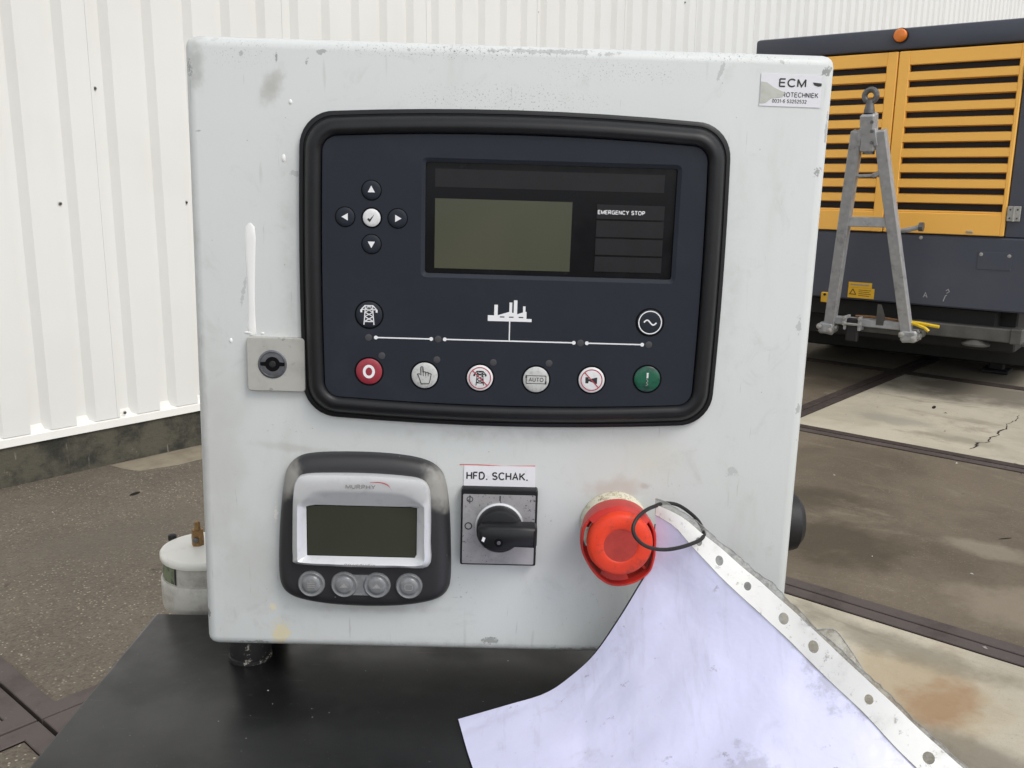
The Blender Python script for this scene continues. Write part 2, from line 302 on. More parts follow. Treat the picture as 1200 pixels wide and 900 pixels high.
M['amber'] = plain('amber_lens', (.80, .21, .018), .22, 0, .5, .1, 30, coat=.4)
M['hinge'] = plain('zinc_hinge', (.42, .41, .38), .45, .4, .5, .25, 60)
M['sticker'] = plain('yellow_sticker', (.74, .42, .02), .4, 0, .5, .1, 50)
M['strap'] = plain('yellow_strap', (.74, .50, .02), .5, 0, .4, .3, 60)
M['brownstrap'] = plain('brown_rope', (.20, .11, .05), .8, 0, .3, .3, 60)
M['tyre'] = plain('tyre_rubber', (.009, .009, .009), .75, 0, .3, .3, 20)

def _arc(cx, cy, rx, ry, a0, a1, n=10): return [(cx + rx * math.cos(R(a0 + (a1 - a0) * i / n)), cy + ry * math.sin(R(a0 + (a1 - a0) * i / n))) for i in range(n + 1)]
def _B(w, y0, y1): r = (y1 - y0) / 2; return [(0, y1), (w - r * .8, y1)] + _arc(w - r * .8, (y0 + y1) / 2, r * .8, r, 90, -90, 6) + [(w - r * .8, y0), (0, y0)]
_o = _arc(.38, .5, .38, .5, 90, 450, 20); _o[-1] = _o[0]
_z = _arc(.27, .5, .27, .5, 90, 450, 18); _z[-1] = _z[0]
_S = _arc(.29, .74, .27, .26, 25, 270, 9) + _arc(.29, .25, .30, .25, 90, -155, 9)
GLYPH = {' ': (.18, []), '.': (.12, [[(.06, -.09), (.06, .10)], [(-.01, 0.), (.13, 0.)]]), '-': (.24, [[(0, .42), (.24, .42)]]),
 'A': (.68, [[(0, 0), (.34, 1), (.68, 0)], [(.12, .34), (.56, .34)]]), 'B': (.58, [[(0, 0), (0, 1)], _B(.54, .52, 1), _B(.58, 0, .52)]),
 'C': (.68, [_arc(.38, .5, .38, .5, 42, 318, 16)]), 'D': (.64, [[(0, 0), (0, 1)], [(0, 1), (.28, 1)] + _arc(.28, .5, .36, .5, 90, -90, 10) + [(0, 0)]]),
 'E': (.54, [[(0, 0), (0, 1)], [(0, 1), (.54, 1)], [(0, .52), (.50, .52)], [(0, 0), (.54, 0)]]), 'F': (.50, [[(0, 0), (0, 1)], [(0, 1), (.50, 1)], [(0, .5), (.44, .5)]]),
 'G': (.72, [_arc(.38, .5, .38, .5, 42, 330, 16) + [(.72, .44)], [(.42, .46), (.76, .46)], [(.72, .46), (.72, 0)]]), 'H': (.60, [[(0, 0), (0, 1)], [(.6, 0), (.6, 1)], [(0, .52), (.6, .52)]]),
 'I': (.08, [[(.04, 0), (.04, 1)]]), 'K': (.62, [[(0, 0), (0, 1)], [(.60, 1), (0, .40)], [(.20, .58), (.64, 0)]]), 'L': (.48, [[(0, 1), (0, 0)], [(0, 0), (.48, 0)]]),
 'M': (.74, [[(0, 0), (0, 1)], [(0, 1), (.37, .06), (.74, 1)], [(.74, 1), (.74, 0)]]), 'N': (.60, [[(0, 0), (0, 1)], [(0, 1), (.6, 0)], [(.6, 0), (.6, 1)]]), 'O': (.76, [_o]),
 'P': (.56, [[(0, 0), (0, 1)], _B(.56, .44, 1)]), 'R': (.60, [[(0, 0), (0, 1)], _B(.57, .46, 1), [(.32, .46), (.60, 0)]]), 'S': (.58, [_S]), 'T': (.60, [[(0, 1), (.6, 1)], [(.3, 1), (.3, 0)]]),
 'U': (.60, [[(0, 1), (0, .30)] + _arc(.3, .3, .3, .3, 180, 360, 8) + [(.6, 1)]]), 'V': (.64, [[(0, 1), (.32, 0), (.64, 1)]]), 'W': (.92, [[(0, 1), (.22, 0), (.46, .96), (.70, 0), (.92, 1)]]), 'Y': (.64, [[(0, 1), (.32, .46), (.64, 1)], [(.32, .46), (.32, 0)]]),
 '0': (.54, [_z]), '1': (.30, [[(.02, .78), (.22, 1)], [(.22, 1), (.22, 0)]]), '2': (.54, [_arc(.27, .72, .25, .28, 170, -30, 9) + [(0, 0)], [(0, 0), (.54, 0)]]), '3': (.54, [_arc(.26, .75, .23, .25, 160, -90, 9), _arc(.26, .26, .27, .26, 90, -160, 9)]),
 '5': (.54, [[(.50, 1), (.10, 1)], [(.10, 1), (.04, .50)], _arc(.26, .32, .27, .32, 135, -155, 10)]), '6': (.54, [_arc(.27, .31, .26, .31, 180, 540, 14), _arc(.30, .5, .30, .5, 50, 200, 8)])}

# ------------------------------------------------------------------ mesh builder
class MB:
    """collects shapes into ONE mesh; k = unit of the numbers given (0.001 = mm)"""
    def __init__(s, k=1., off=(0, 0, 0)):
        s.v = []; s.f = []; s.mi = []; s.mats = []; s.k = k; s.off = Vector(off)
    def mid(s, m):
        if m not in s.mats: s.mats.append(m)
        return s.mats.index(m)
    def P(s, p): return tuple(Vector(p) * s.k + s.off)
    def add(s, vs, fs, m, xf=None):
        b = len(s.v); i = s.mid(m)
        for p in vs: s.v.append(s.P(xf @ Vector(p) if xf else p))
        for f in fs: s.f.append([b + q for q in f]); s.mi.append(i)
        return s
    def box(s, a, b, m, bev=0., xf=None, seg=1):
        bm = bmesh.new(); bmesh.ops.create_cube(bm, size=1)
        ce = [(a[i] + b[i]) / 2 for i in range(3)]; sz = [abs(b[i] - a[i]) for i in range(3)]
        for q in bm.verts: q.co = Vector([ce[i] + q.co[i] * sz[i] for i in range(3)])
        if bev: bmesh.ops.bevel(bm, geom=bm.edges[:], offset=bev, segments=seg, profile=.5, affect='EDGES')
        s.add([q.co.copy() for q in bm.verts], [[q.index for q in f.verts] for f in bm.faces], m, xf) if not bev else s._bm(bm, m, xf)
        bm.free(); return s
    def _bm(s, bm, m, xf=None):
        bm.verts.index_update(); s.add([q.co.copy() for q in bm.verts], [[q.index for q in f.verts] for f in bm.faces], m, xf)
    def loft(s, loops, m, cap0=False, cap1=True, mats=None):
        n = len(loops[0]); vs = [p for l in loops for p in l]; 
        for j in range(len(loops) - 1):
            fs = [[j * n + i, j * n + (i + 1) % n, (j + 1) * n + (i + 1) % n, (j + 1) * n + i] for i in range(n)]
            mm = mats[j] if mats else m
            if j == 0: base = len(s.v); [s.v.append(s.P(p)) for p in vs]
            i_ = s.mid(mm)
            for f in fs: s.f.append([base + q for q in f]); s.mi.append(i_)
        if cap0: s.f.append([base + q for q in range(n)][::-1]); s.mi.append(s.mid(m))
        if cap1: s.f.append([base + (len(loops) - 1) * n + q for q in range(n)]); s.mi.append(s.mid(mats[-1] if mats else m))
        return s
    def lathe(s, prof, m, c=(0, 0, 0), axis='Z', n=24, mats=None, cap0=False, cap1=True):
        loops = []
        for r, h in prof:
            L = []
            for i in range(n):
                t = 2 * math.pi * i / n; x, y = r * math.cos(t), r * math.sin(t)
                L.append({'Z': (c[0] + x, c[1] + y, c[2] + h), 'Y': (c[0] + x, c[1] - h, c[2] + y), 'X': (c[0] + h, c[1] + x, c[2] + y)}[axis])
            loops.append(L)
        return s.loft(loops, m, cap0, cap1, mats)
    def tube(s, pts, r, m, n=8, closed=False, cap=True, rr=None):
        pts = [Vector(p) for p in pts]; N = len(pts); loops = []; up = None
        for i, p in enumerate(pts):
            a = pts[(i - 1) % N] if (i or closed) else p; b = pts[(i + 1) % N] if (i < N - 1 or closed) else p
            t = (b - a).normalized()
            if up is None:
                up = t.orthogonal().normalized()
            up = (up - t * up.dot(t)).normalized(); sd = t.cross(up); q = rr[i] if rr else r
            loops.append([p + q * (math.cos(2 * math.pi * j / n) * up + math.sin(2 * math.pi * j / n) * sd) for j in range(n)])
        if closed: loops.append(loops[0])
        return s.loft(loops, m, cap and not closed, cap and not closed)
    # ---- flat work on the panel: 2-D (x, z), o = height out of the panel (towards -Y)
    def flat(s, pts, o, m, th=.15):
        n = len(pts); L0 = [(x, -(o), z) for x, z in pts]; L1 = [(x, -(o + th), z) for x, z in pts]
        return s.loft([L0, L1], m)
    def stroke(s, pts, w, o, m, closed=False, th=.12):
        pts = [Vector(p) for p in pts]; n = len(pts); l, r = [], []
        for i, p in enumerate(pts):
            a = pts[(i - 1) % n] if (i or closed) else p; b = pts[(i + 1) % n] if (i < n - 1 or closed) else p
            t = (b - a)
            if t.length < 1e-9: t = Vector((1, 0))
            t.normalize(); nn = Vector((-t.y, t.x))
            k = 1.
            if a is not p and b is not p:
                c_ = (p - a).normalized().dot(t); k = 1 / max(.5, abs(c_))
            l.append(p + nn * w / 2 * k); r.append(p - nn * w / 2 * k)
        vs = [(q.x, -(o + th), q.y) for q in l] + [(q.x, -(o + th), q.y) for q in r]
        fs = [[i, (i + 1) % n, n + (i + 1) % n, n + i] for i in range(n if closed else n - 1)]
        return s.add(vs, fs, m)
    def disc(s, c, r, o, m, th=.12, n=20):
        return s.flat([(c[0] + r * math.cos(2 * math.pi * i / n), c[1] + r * math.sin(2 * math.pi * i / n)) for i in range(n)], o, m, th)
    def text(s, txt, c, h, o, m, bold=.13, width=None, align='CENTER', ang=0.):
        """plain grotesque capitals drawn with strokes; h = cap height, bold = stroke width / cap height"""
        x = 0.; segs = []
        for ch in txt:
            w_, strokes = GLYPH[ch]
            for st in strokes: segs.append([(x + p, q) for p, q in st])
            x += w_ + .27
        tot = x - .27; ky = h; kx = (width / tot) if width else h
        x0 = -tot / 2 if align == 'CENTER' else 0.
        ca, sa = math.cos(ang), math.sin(ang); ins = bold / 2
        for k, st in enumerate(segs):
            pts = []
            for p, q in st:
                px, pz = (p + x0) * kx, (ins + q * (1 - 2 * ins) - .5) * ky
                pts.append((c[0] + px * ca - pz * sa, c[1] + px * sa + pz * ca))
            closed = len(pts) > 3 and pts[0] == pts[-1]
            s.stroke(pts[:-1] if closed else pts, bold * h, o + .002 * (k % 4), m, closed)
        return s
    def build(s, name, parent=None, smooth=35, label=None, kind=None, weld=0.):
        me = bpy.data.meshes.new(name); me.from_pydata(s.v, [], s.f)
        for m in s.mats: me.materials.append(m)
        me.polygons.foreach_set('material_index', s.mi)
        bm = bmesh.new(); bm.from_mesh(me)
        if weld: bmesh.ops.remove_doubles(bm, verts=bm.verts[:], dist=weld)
        bmesh.ops.recalc_face_normals(bm, faces=bm.faces[:]); bm.to_mesh(me); bm.free()
        if smooth:
            me.polygons.foreach_set('use_smooth', [True] * len(me.polygons)); me.set_sharp_from_angle(angle=R(smooth))
        me.update(); o = bpy.data.objects.new(name, me); COL.objects.link(o)
        if parent: o.parent = parent
        if label: o['label'] = label
        if kind: o['kind'] = kind
        return o

def thing(name, label, cat, mat=None, group=None):
    o = bpy.data.objects.new(name, None); COL.objects.link(o); o.empty_display_size = .05
    if mat is not None: o.matrix_world = mat
    o['label'] = label; o['category'] = cat
    if group: o['group'] = group
    return o
def copy_part(o, loc=None, parent=None, label=None):
    c = o.copy(); COL.objects.link(c); c.parent = parent or o.parent
    if loc is not None: c.location = loc
    if label: c['label'] = label
    elif 'label' in c: del c['label']
    return c
def rrect(cx, cz, w, h, r, n=5):
    P = []
    for k, (sx, sz) in enumerate(((1, 1), (-1, 1), (-1, -1), (1, -1))):
        for i in range(n + 1):
            t = math.pi / 2 * (k + i / n)
            P.append((cx + sx * (w / 2 - r) + r * math.cos(t), cz + sz * (h / 2 - r) + r * math.sin(t)))
    return P
def spline(pts, per=5, closed=True):
    """Catmull-Rom through 2-D or 3-D points"""
    pts = [Vector(p) for p in pts]; n = len(pts); outp = []
    for i in range(n if closed else n - 1):
        g = lambda j: pts[j % n] if closed else pts[max(0, min(n - 1, j))]
        p0, p1, p2, p3 = g(i - 1), g(i), g(i + 1), g(i + 2)
        for k in range(per):
            t = k / per
            outp.append(.5 * ((2 * p1) + (p2 - p0) * t + (2 * p0 - 5 * p1 + 4 * p2 - p3) * t * t + (3 * p1 - p0 - 3 * p2 + p3) * t ** 3))
    if not closed: outp.append(pts[-1])
    return outp
def at(P2, o): return [(x, -o, z) for x, z in P2]
def shrink(P2, d, c):
    """inset a 2-D loop by d along its own normals"""
    n = len(P2); r = []
    V = [Vector(p) for p in P2]; area = sum(V[i].x * V[(i + 1) % n].y - V[(i + 1) % n].x * V[i].y for i in range(n)); sg = 1 if area > 0 else -1
    for i in range(n):
        t = (V[(i + 1) % n] - V[(i - 1) % n]).normalized()
        r.append(tuple(V[i] + sg * d * Vector((-t.y, t.x))))
    return r

# ------------------------------------------------------------------ ground: 2 m steel-edged slabs, rows parallel to the warehouse wall
yw = 0.715967
wv = Vector((math.sin(yw), math.cos(yw), 0)); nv = Vector((-math.cos(yw), math.sin(yw), 0)); ZV = Vector((0, 0, 1))
GM = Matrix((wv, nv, ZV)).transposed().to_4x4()
ground = MB()
ground.add([(-600, -600, -.06), (600, -600, -.06), (600, 600, -.06), (-600, 600, -.06)], [[0, 1, 2, 3]], M['base'])
# beyond the slabs the yard carries on as plain concrete, level with them
W0, N0, SP, NW, NN = .797, 2.222, 2.005, 9, 6
wl, wh, nl, nh = W0 - 4 * SP, W0 + 8 * SP, N0 - 6 * SP, N0 + 1 * SP
for (x0, y0, x1, y1) in ((-600, -600, wl, 600), (wh, -600, 600, 600), (wl, -600, wh, nl), (wl, nh, wh, 600)):
    ground.add([(x0, y0, -.006), (x1, y0, -.006), (x1, y1, -.006), (x0, y1, -.006)], [[0, 1, 2, 3]], M['mid'])
ground = ground.build('ground', kind='structure', smooth=0); ground.matrix_world = GM
ground['label'] = 'concrete yard of square slabs with rusty steel edges'
rs = random.Random(3)
slabs = {}; slabz = {}
for i in range(-4, 8):
    for j in range(-6, 1):
        a0, b0 = W0 + i * SP, N0 + j * SP
        fr, g = .056, .0055
        x0, x1, y0, y1 = a0 + g, a0 + SP - g, b0 + g, b0 + SP - g
        if (i, j) == (0, -1): m = M['pale']
        elif (i, j) == (1, -1): m = M['brown']
        elif i in (2,) and j == -1: m = M['pale']
        elif j == 0 and i <= 1 or i <= -1: m = M['agg']
        else: m = rs.choice((M['mid'], M['mid'], M['brown'])) if i < 3 else M['mid']
        dz = rs.uniform(-.0035, .001); tl = rs.uniform(-.003, .003)
        b = MB(); X0, X1, Y0, Y1 = x0 + fr, x1 - fr, y0 + fr, y1 - fr
        z = -.003 + dz
        b.loft([[(X0, Y0, -.05), (X1, Y0, -.05), (X1, Y1, -.05), (X0, Y1, -.05)],
                [(X0 + .001, Y0 + .001, z - .003), (X1 - .001, Y0 + .001, z - .003), (X1 - .001, Y1 - .001, z - .003), (X0 + .001, Y1 - .001, z - .003)],
                [(X0 + .012, Y0 + .012, z), (X1 - .012, Y0 + .012, z), (X1 - .012, Y1 - .012, z), (X0 + .012, Y1 - .012, z)]], m)
        o = b.build('paving_slab', ground, smooth=0); slabs[(i, j)] = o; slabz[(i, j)] = z
        e = MB(); L = lambda d, zz: [(x0 + d, y0 + d, zz), (x1 - d, y0 + d, zz), (x1 - d, y1 - d, zz), (x0 + d, y1 - d, zz)]
        e.loft([L(0, -.05), L(0, dz - .002), L(.002, dz), L(fr - .002, dz), L(fr, dz - .003)], M['edgedark'] if (i >= 2 and j >= -1) else M['edge'], cap1=False)
        e.build('steel_edge', o, smooth=0)
def ground_patch(pts, z, m, name, parent):
    b = MB(); b.add([(x, y, z) for x, y in pts], [list(range(len(pts)))], m); return b.build(name, parent, smooth=0)
for (x, y, ang, L, wd_, key) in ((1.785, 3.668, .4, .032, .016, (0, 0)), (5.83, 1.672, .2, .05, .012, (2, -1)), (3.769, .772, -.6, .034, .005, (1, -1))):
    b = MB(); pts = [(x + L * math.cos(t) * math.cos(ang) - wd_ * math.sin(t) * math.sin(ang), y + wd_ * math.sin(t) * math.cos(ang) + L * math.cos(t) * math.sin(ang)) for t in [2 * math.pi * k / 14 for k in range(14)]]
    b.loft([[(px, py, slabz[key] - .001) for px, py in pts], [(x + (px - x) * .85, y + (py - y) * .85, slabz[key] + .0006) for px, py in pts]], M['hole'])  # thin raised disc, its dark colour standing in for a shaded cavity
    b.build('lifting_hole', slabs[key], smooth=0)
pp = [(1.90, 4.13), (1.92, 4.02), (1.955, 3.945), (2.03, 3.93), (2.12, 3.905), (2.22, 3.91), (2.36, 3.90), (2.50, 3.93), (2.62, 3.99), (2.66, 4.13)]
ground_patch(pp, slabz[(0, 0)] + .0012, M['cement'], 'cement_patch', slabs[(0, 0)])
b = MB(); ck = [(5.98, 1.235), (5.80, 1.215), (5.69, 1.236), (5.56, 1.205), (5.47, 1.225), (5.40, 1.20), (5.30, 1.222), (5.22, 1.20), (5.14, 1.245), (5.06, 1.228), (4.99, 1.25)]
wd = [.002, .004, .003, .005, .006, .004, .005, .004, .012, .005, .002]
zc = slabz[(2, -1)] + .0008
rc = random.Random(2); ck2, wd2 = [], []
for k in range(len(ck) - 1):
    for q in range(4):
        t = q / 4; ck2.append((ck[k][0] * (1 - t) + ck[k + 1][0] * t + rc.uniform(-.02, .02) * (q > 0), ck[k][1] * (1 - t) + ck[k + 1][1] * t + rc.uniform(-.006, .006) * (q > 0))); wd2.append((wd[k] * (1 - t) + wd[k + 1] * t) * rc.uniform(.4, 1.1))
ck, wd = ck2, wd2
b.add([(x, y + q, zc) for (x, y), q in zip(ck, wd)] + [(x, y - q, zc) for (x, y), q in zip(ck, wd)], [[k, k + 1, len(ck) + k + 1, len(ck) + k] for k in range(len(ck) - 1)], M['base'])
b.build('crack', slabs[(2, -1)], smooth=0)
# small loose litter lying on the yard
lt = MB(); 
for k in range(110):
    x, y = rs.uniform(.9, 6), rs.uniform(-.2, 3.9); q = rs.uniform(.004, .012); t = rs.uniform(0, 3.1); z = rs.uniform(.002, .006)
    c_, s_ = math.cos(t) * q, math.sin(t) * q
    lt.add([(x - c_, y - s_, .001), (x + s_ * .4, y - c_ * .4, .001), (x + c_, y + s_, .001), (x - s_ * .4, y + c_ * .4, .001), (x, y, z)], [[0, 1, 4], [1, 2, 4], [2, 3, 4], [3, 0, 4]], rs.choice((M['cement'], M['agg'], M['edge'], M['washer'])))
lt = lt.build('grit', kind='stuff', smooth=0); lt.matrix_world = GM; lt['label'] = 'scattered grit and chips on the concrete yard'

# ------------------------------------------------------------------ warehouse wall
DW = 4.166
wm = GM.copy(); wm.translation = nv * DW
wall = thing('warehouse', 'long white ribbed metal warehouse wall on a stained concrete plinth', 'building', wm)
XA, XB, HT, Z0 = -5.0, 42.0, 7.0, .213
def prof(x):            # depth at a position along one 0.2 m rib
    u = x % .2
    if u < .110: return 0.
    if u < .119: return (u - .110) / .009 * .030
    if u < .168: return .030
    return .030 - (u - .168) / .032 * .030
RIB0 = 1.660
sheet_x = RIB0 + .31 - .2 * 0
xs0 = sheet_x - 7.0
sheet_i = 0
while xs0 < XB:
    b = MB(); xs = []
    for k in range(5):
        o_ = xs0 + .2 * k
        # knots of the profile within this rib (phase: seam at the crest end)
        xs += [o_, o_ + .009, o_ + .058, o_ + .090]
    xs.append(xs0 + 1.0)
    ph = .110                         # xs0 corresponds to u = .110
    ly = .0022 if sheet_i % 1 == 0 else 0
    pts = []
    for q in xs:
        u = (q - xs0 + ph)
        pts.append((q, -.002 - .030 + prof(u)))
    pts = [(xs0 - .012, pts[0][1] - .0022)] + [(x, y - (.0022 if i < 1 else 0)) for i, (x, y) in enumerate(pts)]
    n = len(pts)
    b.add([(x, y, Z0) for x, y in pts] + [(x, y, HT) for x, y in pts] + [(x, y + .0015, Z0) for x, y in pts] + [(x, y + .0015, HT) for x, y in pts],
          [[i, i + 1, n + i + 1, n + i] for i in range(n - 1)] + [[2 * n + i, 3 * n + i, 3 * n + i + 1, 2 * n + i + 1] for i in range(n - 1)] + [[i, 2 * n + i, 2 * n + i + 1, i + 1] for i in range(n - 1)]
          + [[0, n, 3 * n, 2 * n], [n - 1, 3 * n - 1, 4 * n - 1, 2 * n - 1]], M['clad'])
    b.build('cladding_sheet', wall, smooth=0)
    xs0 += 1.0; sheet_i += 1
b = MB(); b.box((XA, .002, Z0 + .02), (XB, .20, HT - .01), M['dark']); b.build('wall_core', wall, smooth=0)
b = MB()  # folded drip flashing
pf = [(.004, .245), (-.004, .243), (-.010, .219), (-.034, .208), (-.038, .206), (-.040, .173), (-.034, .171), (-.030, .174)]
n = len(pf); b.add([(XA, y, z) for y, z in pf] + [(XB, y, z) for y, z in pf], [[i, i + 1, n + i + 1, n + i] for i in range(n - 1)], M['flash']); b.build('base_flashing', wall, smooth=0)
b = MB(); b.box((XA, -.026, -.05), (XB, .2, .176), M['plinth']); b.build('plinth', wall, smooth=0)
sc = MB(); sc.lathe([(.009, 0), (.009, .002)], M['washer'], axis='Y', n=10); sc.lathe([(.0058, .002), (.0058, .006), (.004, .0075)], M['screw'], axis='Y', n=6)
first = None
spots = [(1.989, 1.684), (1.796, 1.192), (2.389, 1.192), (3.181, 2.179), (6.827, 2.717), (1.993, .231)]
for k in range(0, 12): spots += [(.6 + .6 * k + (.0 if k < 2 else .59), 1.192)]
for k in range(2, 20): spots += [(2.0 + 1.0 * k, 2.40 + .0 * k)]
for k in range(1, 12): spots += [(1.985 + 1.0 * k, .231)]
for x, z in spots:
    u = (x - RIB0) % .2
    y = -.033 + (prof(u) if z > .24 else 0)
    if first is None:
        first = sc.build('screw', wall); first.location = (x, y, z)
    else: copy_part(first, (x, y, z))

# ------------------------------------------------------------------ portable compressor parked along the wall
yc = 0.918325
cn = Vector((math.cos(yc), math.sin(yc), 0)); cx = Vector((math.sin(yc), -math.cos(yc), 0))
cmx = Matrix((cx, cn, ZV)).transposed().to_4x4(); cmx.translation = cn * 6.2 - cx * 1.777
comp = thing('portable_compressor', 'grey and orange-yellow towable compressor with louvred doors parked along the white wall', 'compressor', cmx)
HW = .93
b = MB(); b.box((-HW, .035, .575), (HW, 3.9, 2.118), M['slate'], .02); b.box((-HW + .004, .0, 1.028), (-HW + .020, .04, 2.112), M['slate']); b.box((.70, .004, 1.016), (HW, .04, 2.112), M['slate'], .006); b.build('body', comp)
b = MB(); b.box((-HW - .004, -.012, 2.121), (HW + .004, 3.92, 2.250), M['slate'], .022, seg=2); b.build('roof_band', comp)
b = MB(); b.box((-HW, -.004, .575), (HW, .036, 1.013), M['slate'], .010)
for x, z in ((.588, .912), (.741, .909), (.235, .995)): b.lathe([(.012, 0), (.011, .004), (.006, .006)], M['hinge'], (x, -.004, z), 'Y', 8)
b.box((.57, -.0075, .822), (.757, -.0035, .928), M['slate'], .002)
b.text('A', (.325, .655), .034, .0045, M['hinge']); b.stroke([(.44, .69), (.452, .70), (.46, .686), (.445, .675)], .004, .0045, M['hinge']); b.stroke([(.43, .625), (.44, .66), (.448, .664)], .005, .0045, M['hinge'])
b.build('lower_panel', comp)
b = MB()
st = lambda x0, z0, x1, z1, m, o: b.flat([(x0, z0), (x1, z0), (x1, z1), (x0, z1)], o, m, .001)
st(-.184, .589, -.015, .655, M['sticker'], .0045); st(-.183, .656, -.033, .691, M['sticker'], .0047)
b.stroke([(-.172, .612), (-.152, .645), (-.132, .612)], .005, .006, M['ink'], True, .0004)
for k in range(4): b.stroke([(-.115, .642 - .012 * k), (-.035 - .01 * (k % 2), .641 - .012 * k)], .003, .006, M['ink'], False, .0004)
b.stroke([(-.17, .675), (-.05, .674)], .008, .006, M['grayink'], False, .0004)
b.build('warning_sticker', comp, smooth=0)
def louvre_door(x0, x1, ox0, ox1, label):
    b = MB(); fr = .0
    zb, zt = 1.022, 2.112; oz0, oz1 = 1.150, 2.030
    b.box((x0, -.010, zb), (ox0, .030, zt), M['yellow'], .005); b.box((ox1, -.010, zb), (x1, .030, zt), M['yellow'], .005)
    b.box((ox0 - .004, -.0095, zb + .001), (ox1 + .004, .0295, oz0), M['yellow'], .004); b.box((ox0 - .004, -.0095, oz1), (ox1 + .004, .0295, zt - .001), M['yellow'], .004)
    b.box((ox0 - .003, .0285, oz0), (ox1 + .003, .0335, oz1), M['dark'])
    d = b.build('louvre_door', comp, smooth=0, label=label)
    pitch_ = .0912
    for k in range(9):
        z = 2.030 - .043 - pitch_ * k
        s_ = MB()
        # folded louvre blade: upright face, sloping under-leaf
        pf = [(-.008, z + .000), (-.0085, z - .046), (.024, z - .052), (.026, z - .050), (-.005, z - .043), (.020, z + .006)]
        n = len(pf); s_.loft([[(ox0 - .002, y, zz) for y, zz in pf], [(ox1 + .002, y, zz) for y, zz in pf]], M['yellow'], cap0=True)
        s_.build('louvre_slat', d, smooth=0)
    s_ = MB(); s_.box((ox0 - .002, -.004, 1.150), (ox1 + .002, .026, 1.163), M['yellow'], .003); s_.build('louvre_slat', d, smooth=0)
    return d
dl = louvre_door(-.690, -.003, -.645, -.068, 'left yellow louvred door')
dr = louvre_door(.003, .697, .070, .672, 'right yellow louvred door')
b = MB(); b.box((-HW, .004, 1.016), (-.695, .04, 2.112), M['slate'], .006); b.build('corner_post', comp)
b = MB()
for q in (0, 1): b.box((.702 + .038 * q, -.016, 1.112), (.735 + .038 * q, -.002, 1.20), M['hinge'], .003)
b.lathe([(.007, 0), (.007, .088)], M['hinge'], (.7375, -.016, 1.112), 'Z', 8)
for x in (.718, .757):
    for z in (1.13, 1.18): b.lathe([(.006, 0), (.004, .003)], M['screw'], (x, -.016, z), 'Y', 6)
h0 = b.build('hinge', comp); copy_part(h0, (0, 0, .80))
b = MB(); b.box((.49, -.016, 1.035), (.53, -.008, 1.048), M['hinge'], .003); b.build('latch', dr)
b = MB(); b.lathe([(.045, 0), (.045, .014)], M['rubber'], (.003, -.012, 2.203), 'Y', 20); b.lathe([(.039, .014), (.039, .030), (.034, .038), (.020, .042)], M['amber'], (.003, -.012, 2.203), 'Y', 20); b.build('marker_lamp', comp)
# chassis below
b = MB(); b.box((-.80, .20, .30), (.80, 3.6, .56), M['under'], .01); b.box((-.86, .75, .13), (.86, 3.7, .31), M['under'], .01); b.box((-.7, .08, .45), (.7, .4, .57), M['under'], .01); b.build('chassis_and_shade_box', comp)  # the wide low second box is added mass, darkening the ground underneath
b = MB(); b.box((.16, -.02, .395), (.855, .10, .475), M['beam'], .006); b.box((.80, -.03, .39), (.865, .12, .48), M['beam'], .006); b.lathe([(.016, 0), (.016, .09)], M['beam'], (.86, .03, .39), 'X', 8); b.build('chassis_beam', comp)
b = MB(); b.lathe([(.03, -.035), (.078, -.030), (.082, -.018), (.06, -.004), (.04, .012)], M['beam'], (.61, .03, .385), 'Z', 20, cap0=True); b.build('stabiliser_foot', comp)
w = MB(); w.lathe([(.17, -.10), (.30, -.105), (.345, -.09), (.36, -.05), (.36, .05), (.345, .09), (.30, .105), (.17, .10)], M['tyre'], (0, 0, 0), 'X', 32, cap0=True)
t0 = w.build('tyre', comp); t0.location = (-.70, 1.55, .36)
w = MB(); w.lathe([(.165, -.07), (.165, .101), (.12, .08), (.05, .10)], M['beam'], (0, 0, 0), 'X', 24, cap0=True); w.build('rim', t0)
for x, y in ((.70, 1.55), (-.70, 2.45), (.70, 2.45)):
    t = copy_part(t0, (x, y, .36)); r_ = t0.children[0].copy(); COL.objects.link(r_); r_.parent = t
b = MB(); b.box((.50, 1.15, .02), (.60, 1.22, .42), M['under'], .008); b.box((.46, 1.10, .0), (.64, 1.28, .025), M['under'], .006); b.build('prop_leg', comp)
# folded-up draw frame in front
def dbp(x, t, o=0.):          # t 0 at the pivot bar, 1 at the hub: the frame leans out towards the top
    return Vector((x, -.13 - .34 * t - o, .385 + 1.27 * t))
b = MB()
def bar(p, q, w, d, m, bev=.005):
    p, q = Vector(p), Vector(q); z = (q - p).normalized(); y = Vector((0, -1, 0)); y = (y - z * y.dot(z)).normalized(); x = y.cross(z)
    xf = Matrix((x, y, z)).transposed().to_4x4(); xf.translation = p
    b.box((-w / 2, -d / 2, 0), (w / 2, d / 2, (q - p).length), m, bev, xf)
bar(dbp(-.247, -.02), dbp(-.064, .975), .066, .06, M['galv']); g0 = b.build('draw_frame', comp)
b = MB(); bar(dbp(.252, -.02), dbp(.064, .975), .066, .06, M['galv']); b.build('frame_leg', g0)
b = MB(); bar(dbp(-.12, .555), dbp(.13, .557), .06, .04, M['galv']); b.build('cross_bar', g0)
b = MB(); b.tube([dbp(-.10, .77), dbp(.085, .775)], .010, M['galv']); b.tube([dbp(.03, .772, .01), dbp(.07, .785, .015)], .016, M['galv'], 6); b.build('thin_rod', g0)
b = MB(); bar(dbp(0, .885), dbp(0, 1.05), .085, .085, M['galv'], .010); bar(dbp(-.050, .91, .012), dbp(-.036, .985, .012), .022, .06, M['galv'], .003); bar(dbp(.050, .91, .012), dbp(.036, .985, .012), .022, .06, M['galv'], .003)
b.lathe([(.035, 0), (.035, .02)], M['lug'], dbp(0, .885) - Vector((0, 0, .02)), 'Z', 12, cap0=True)
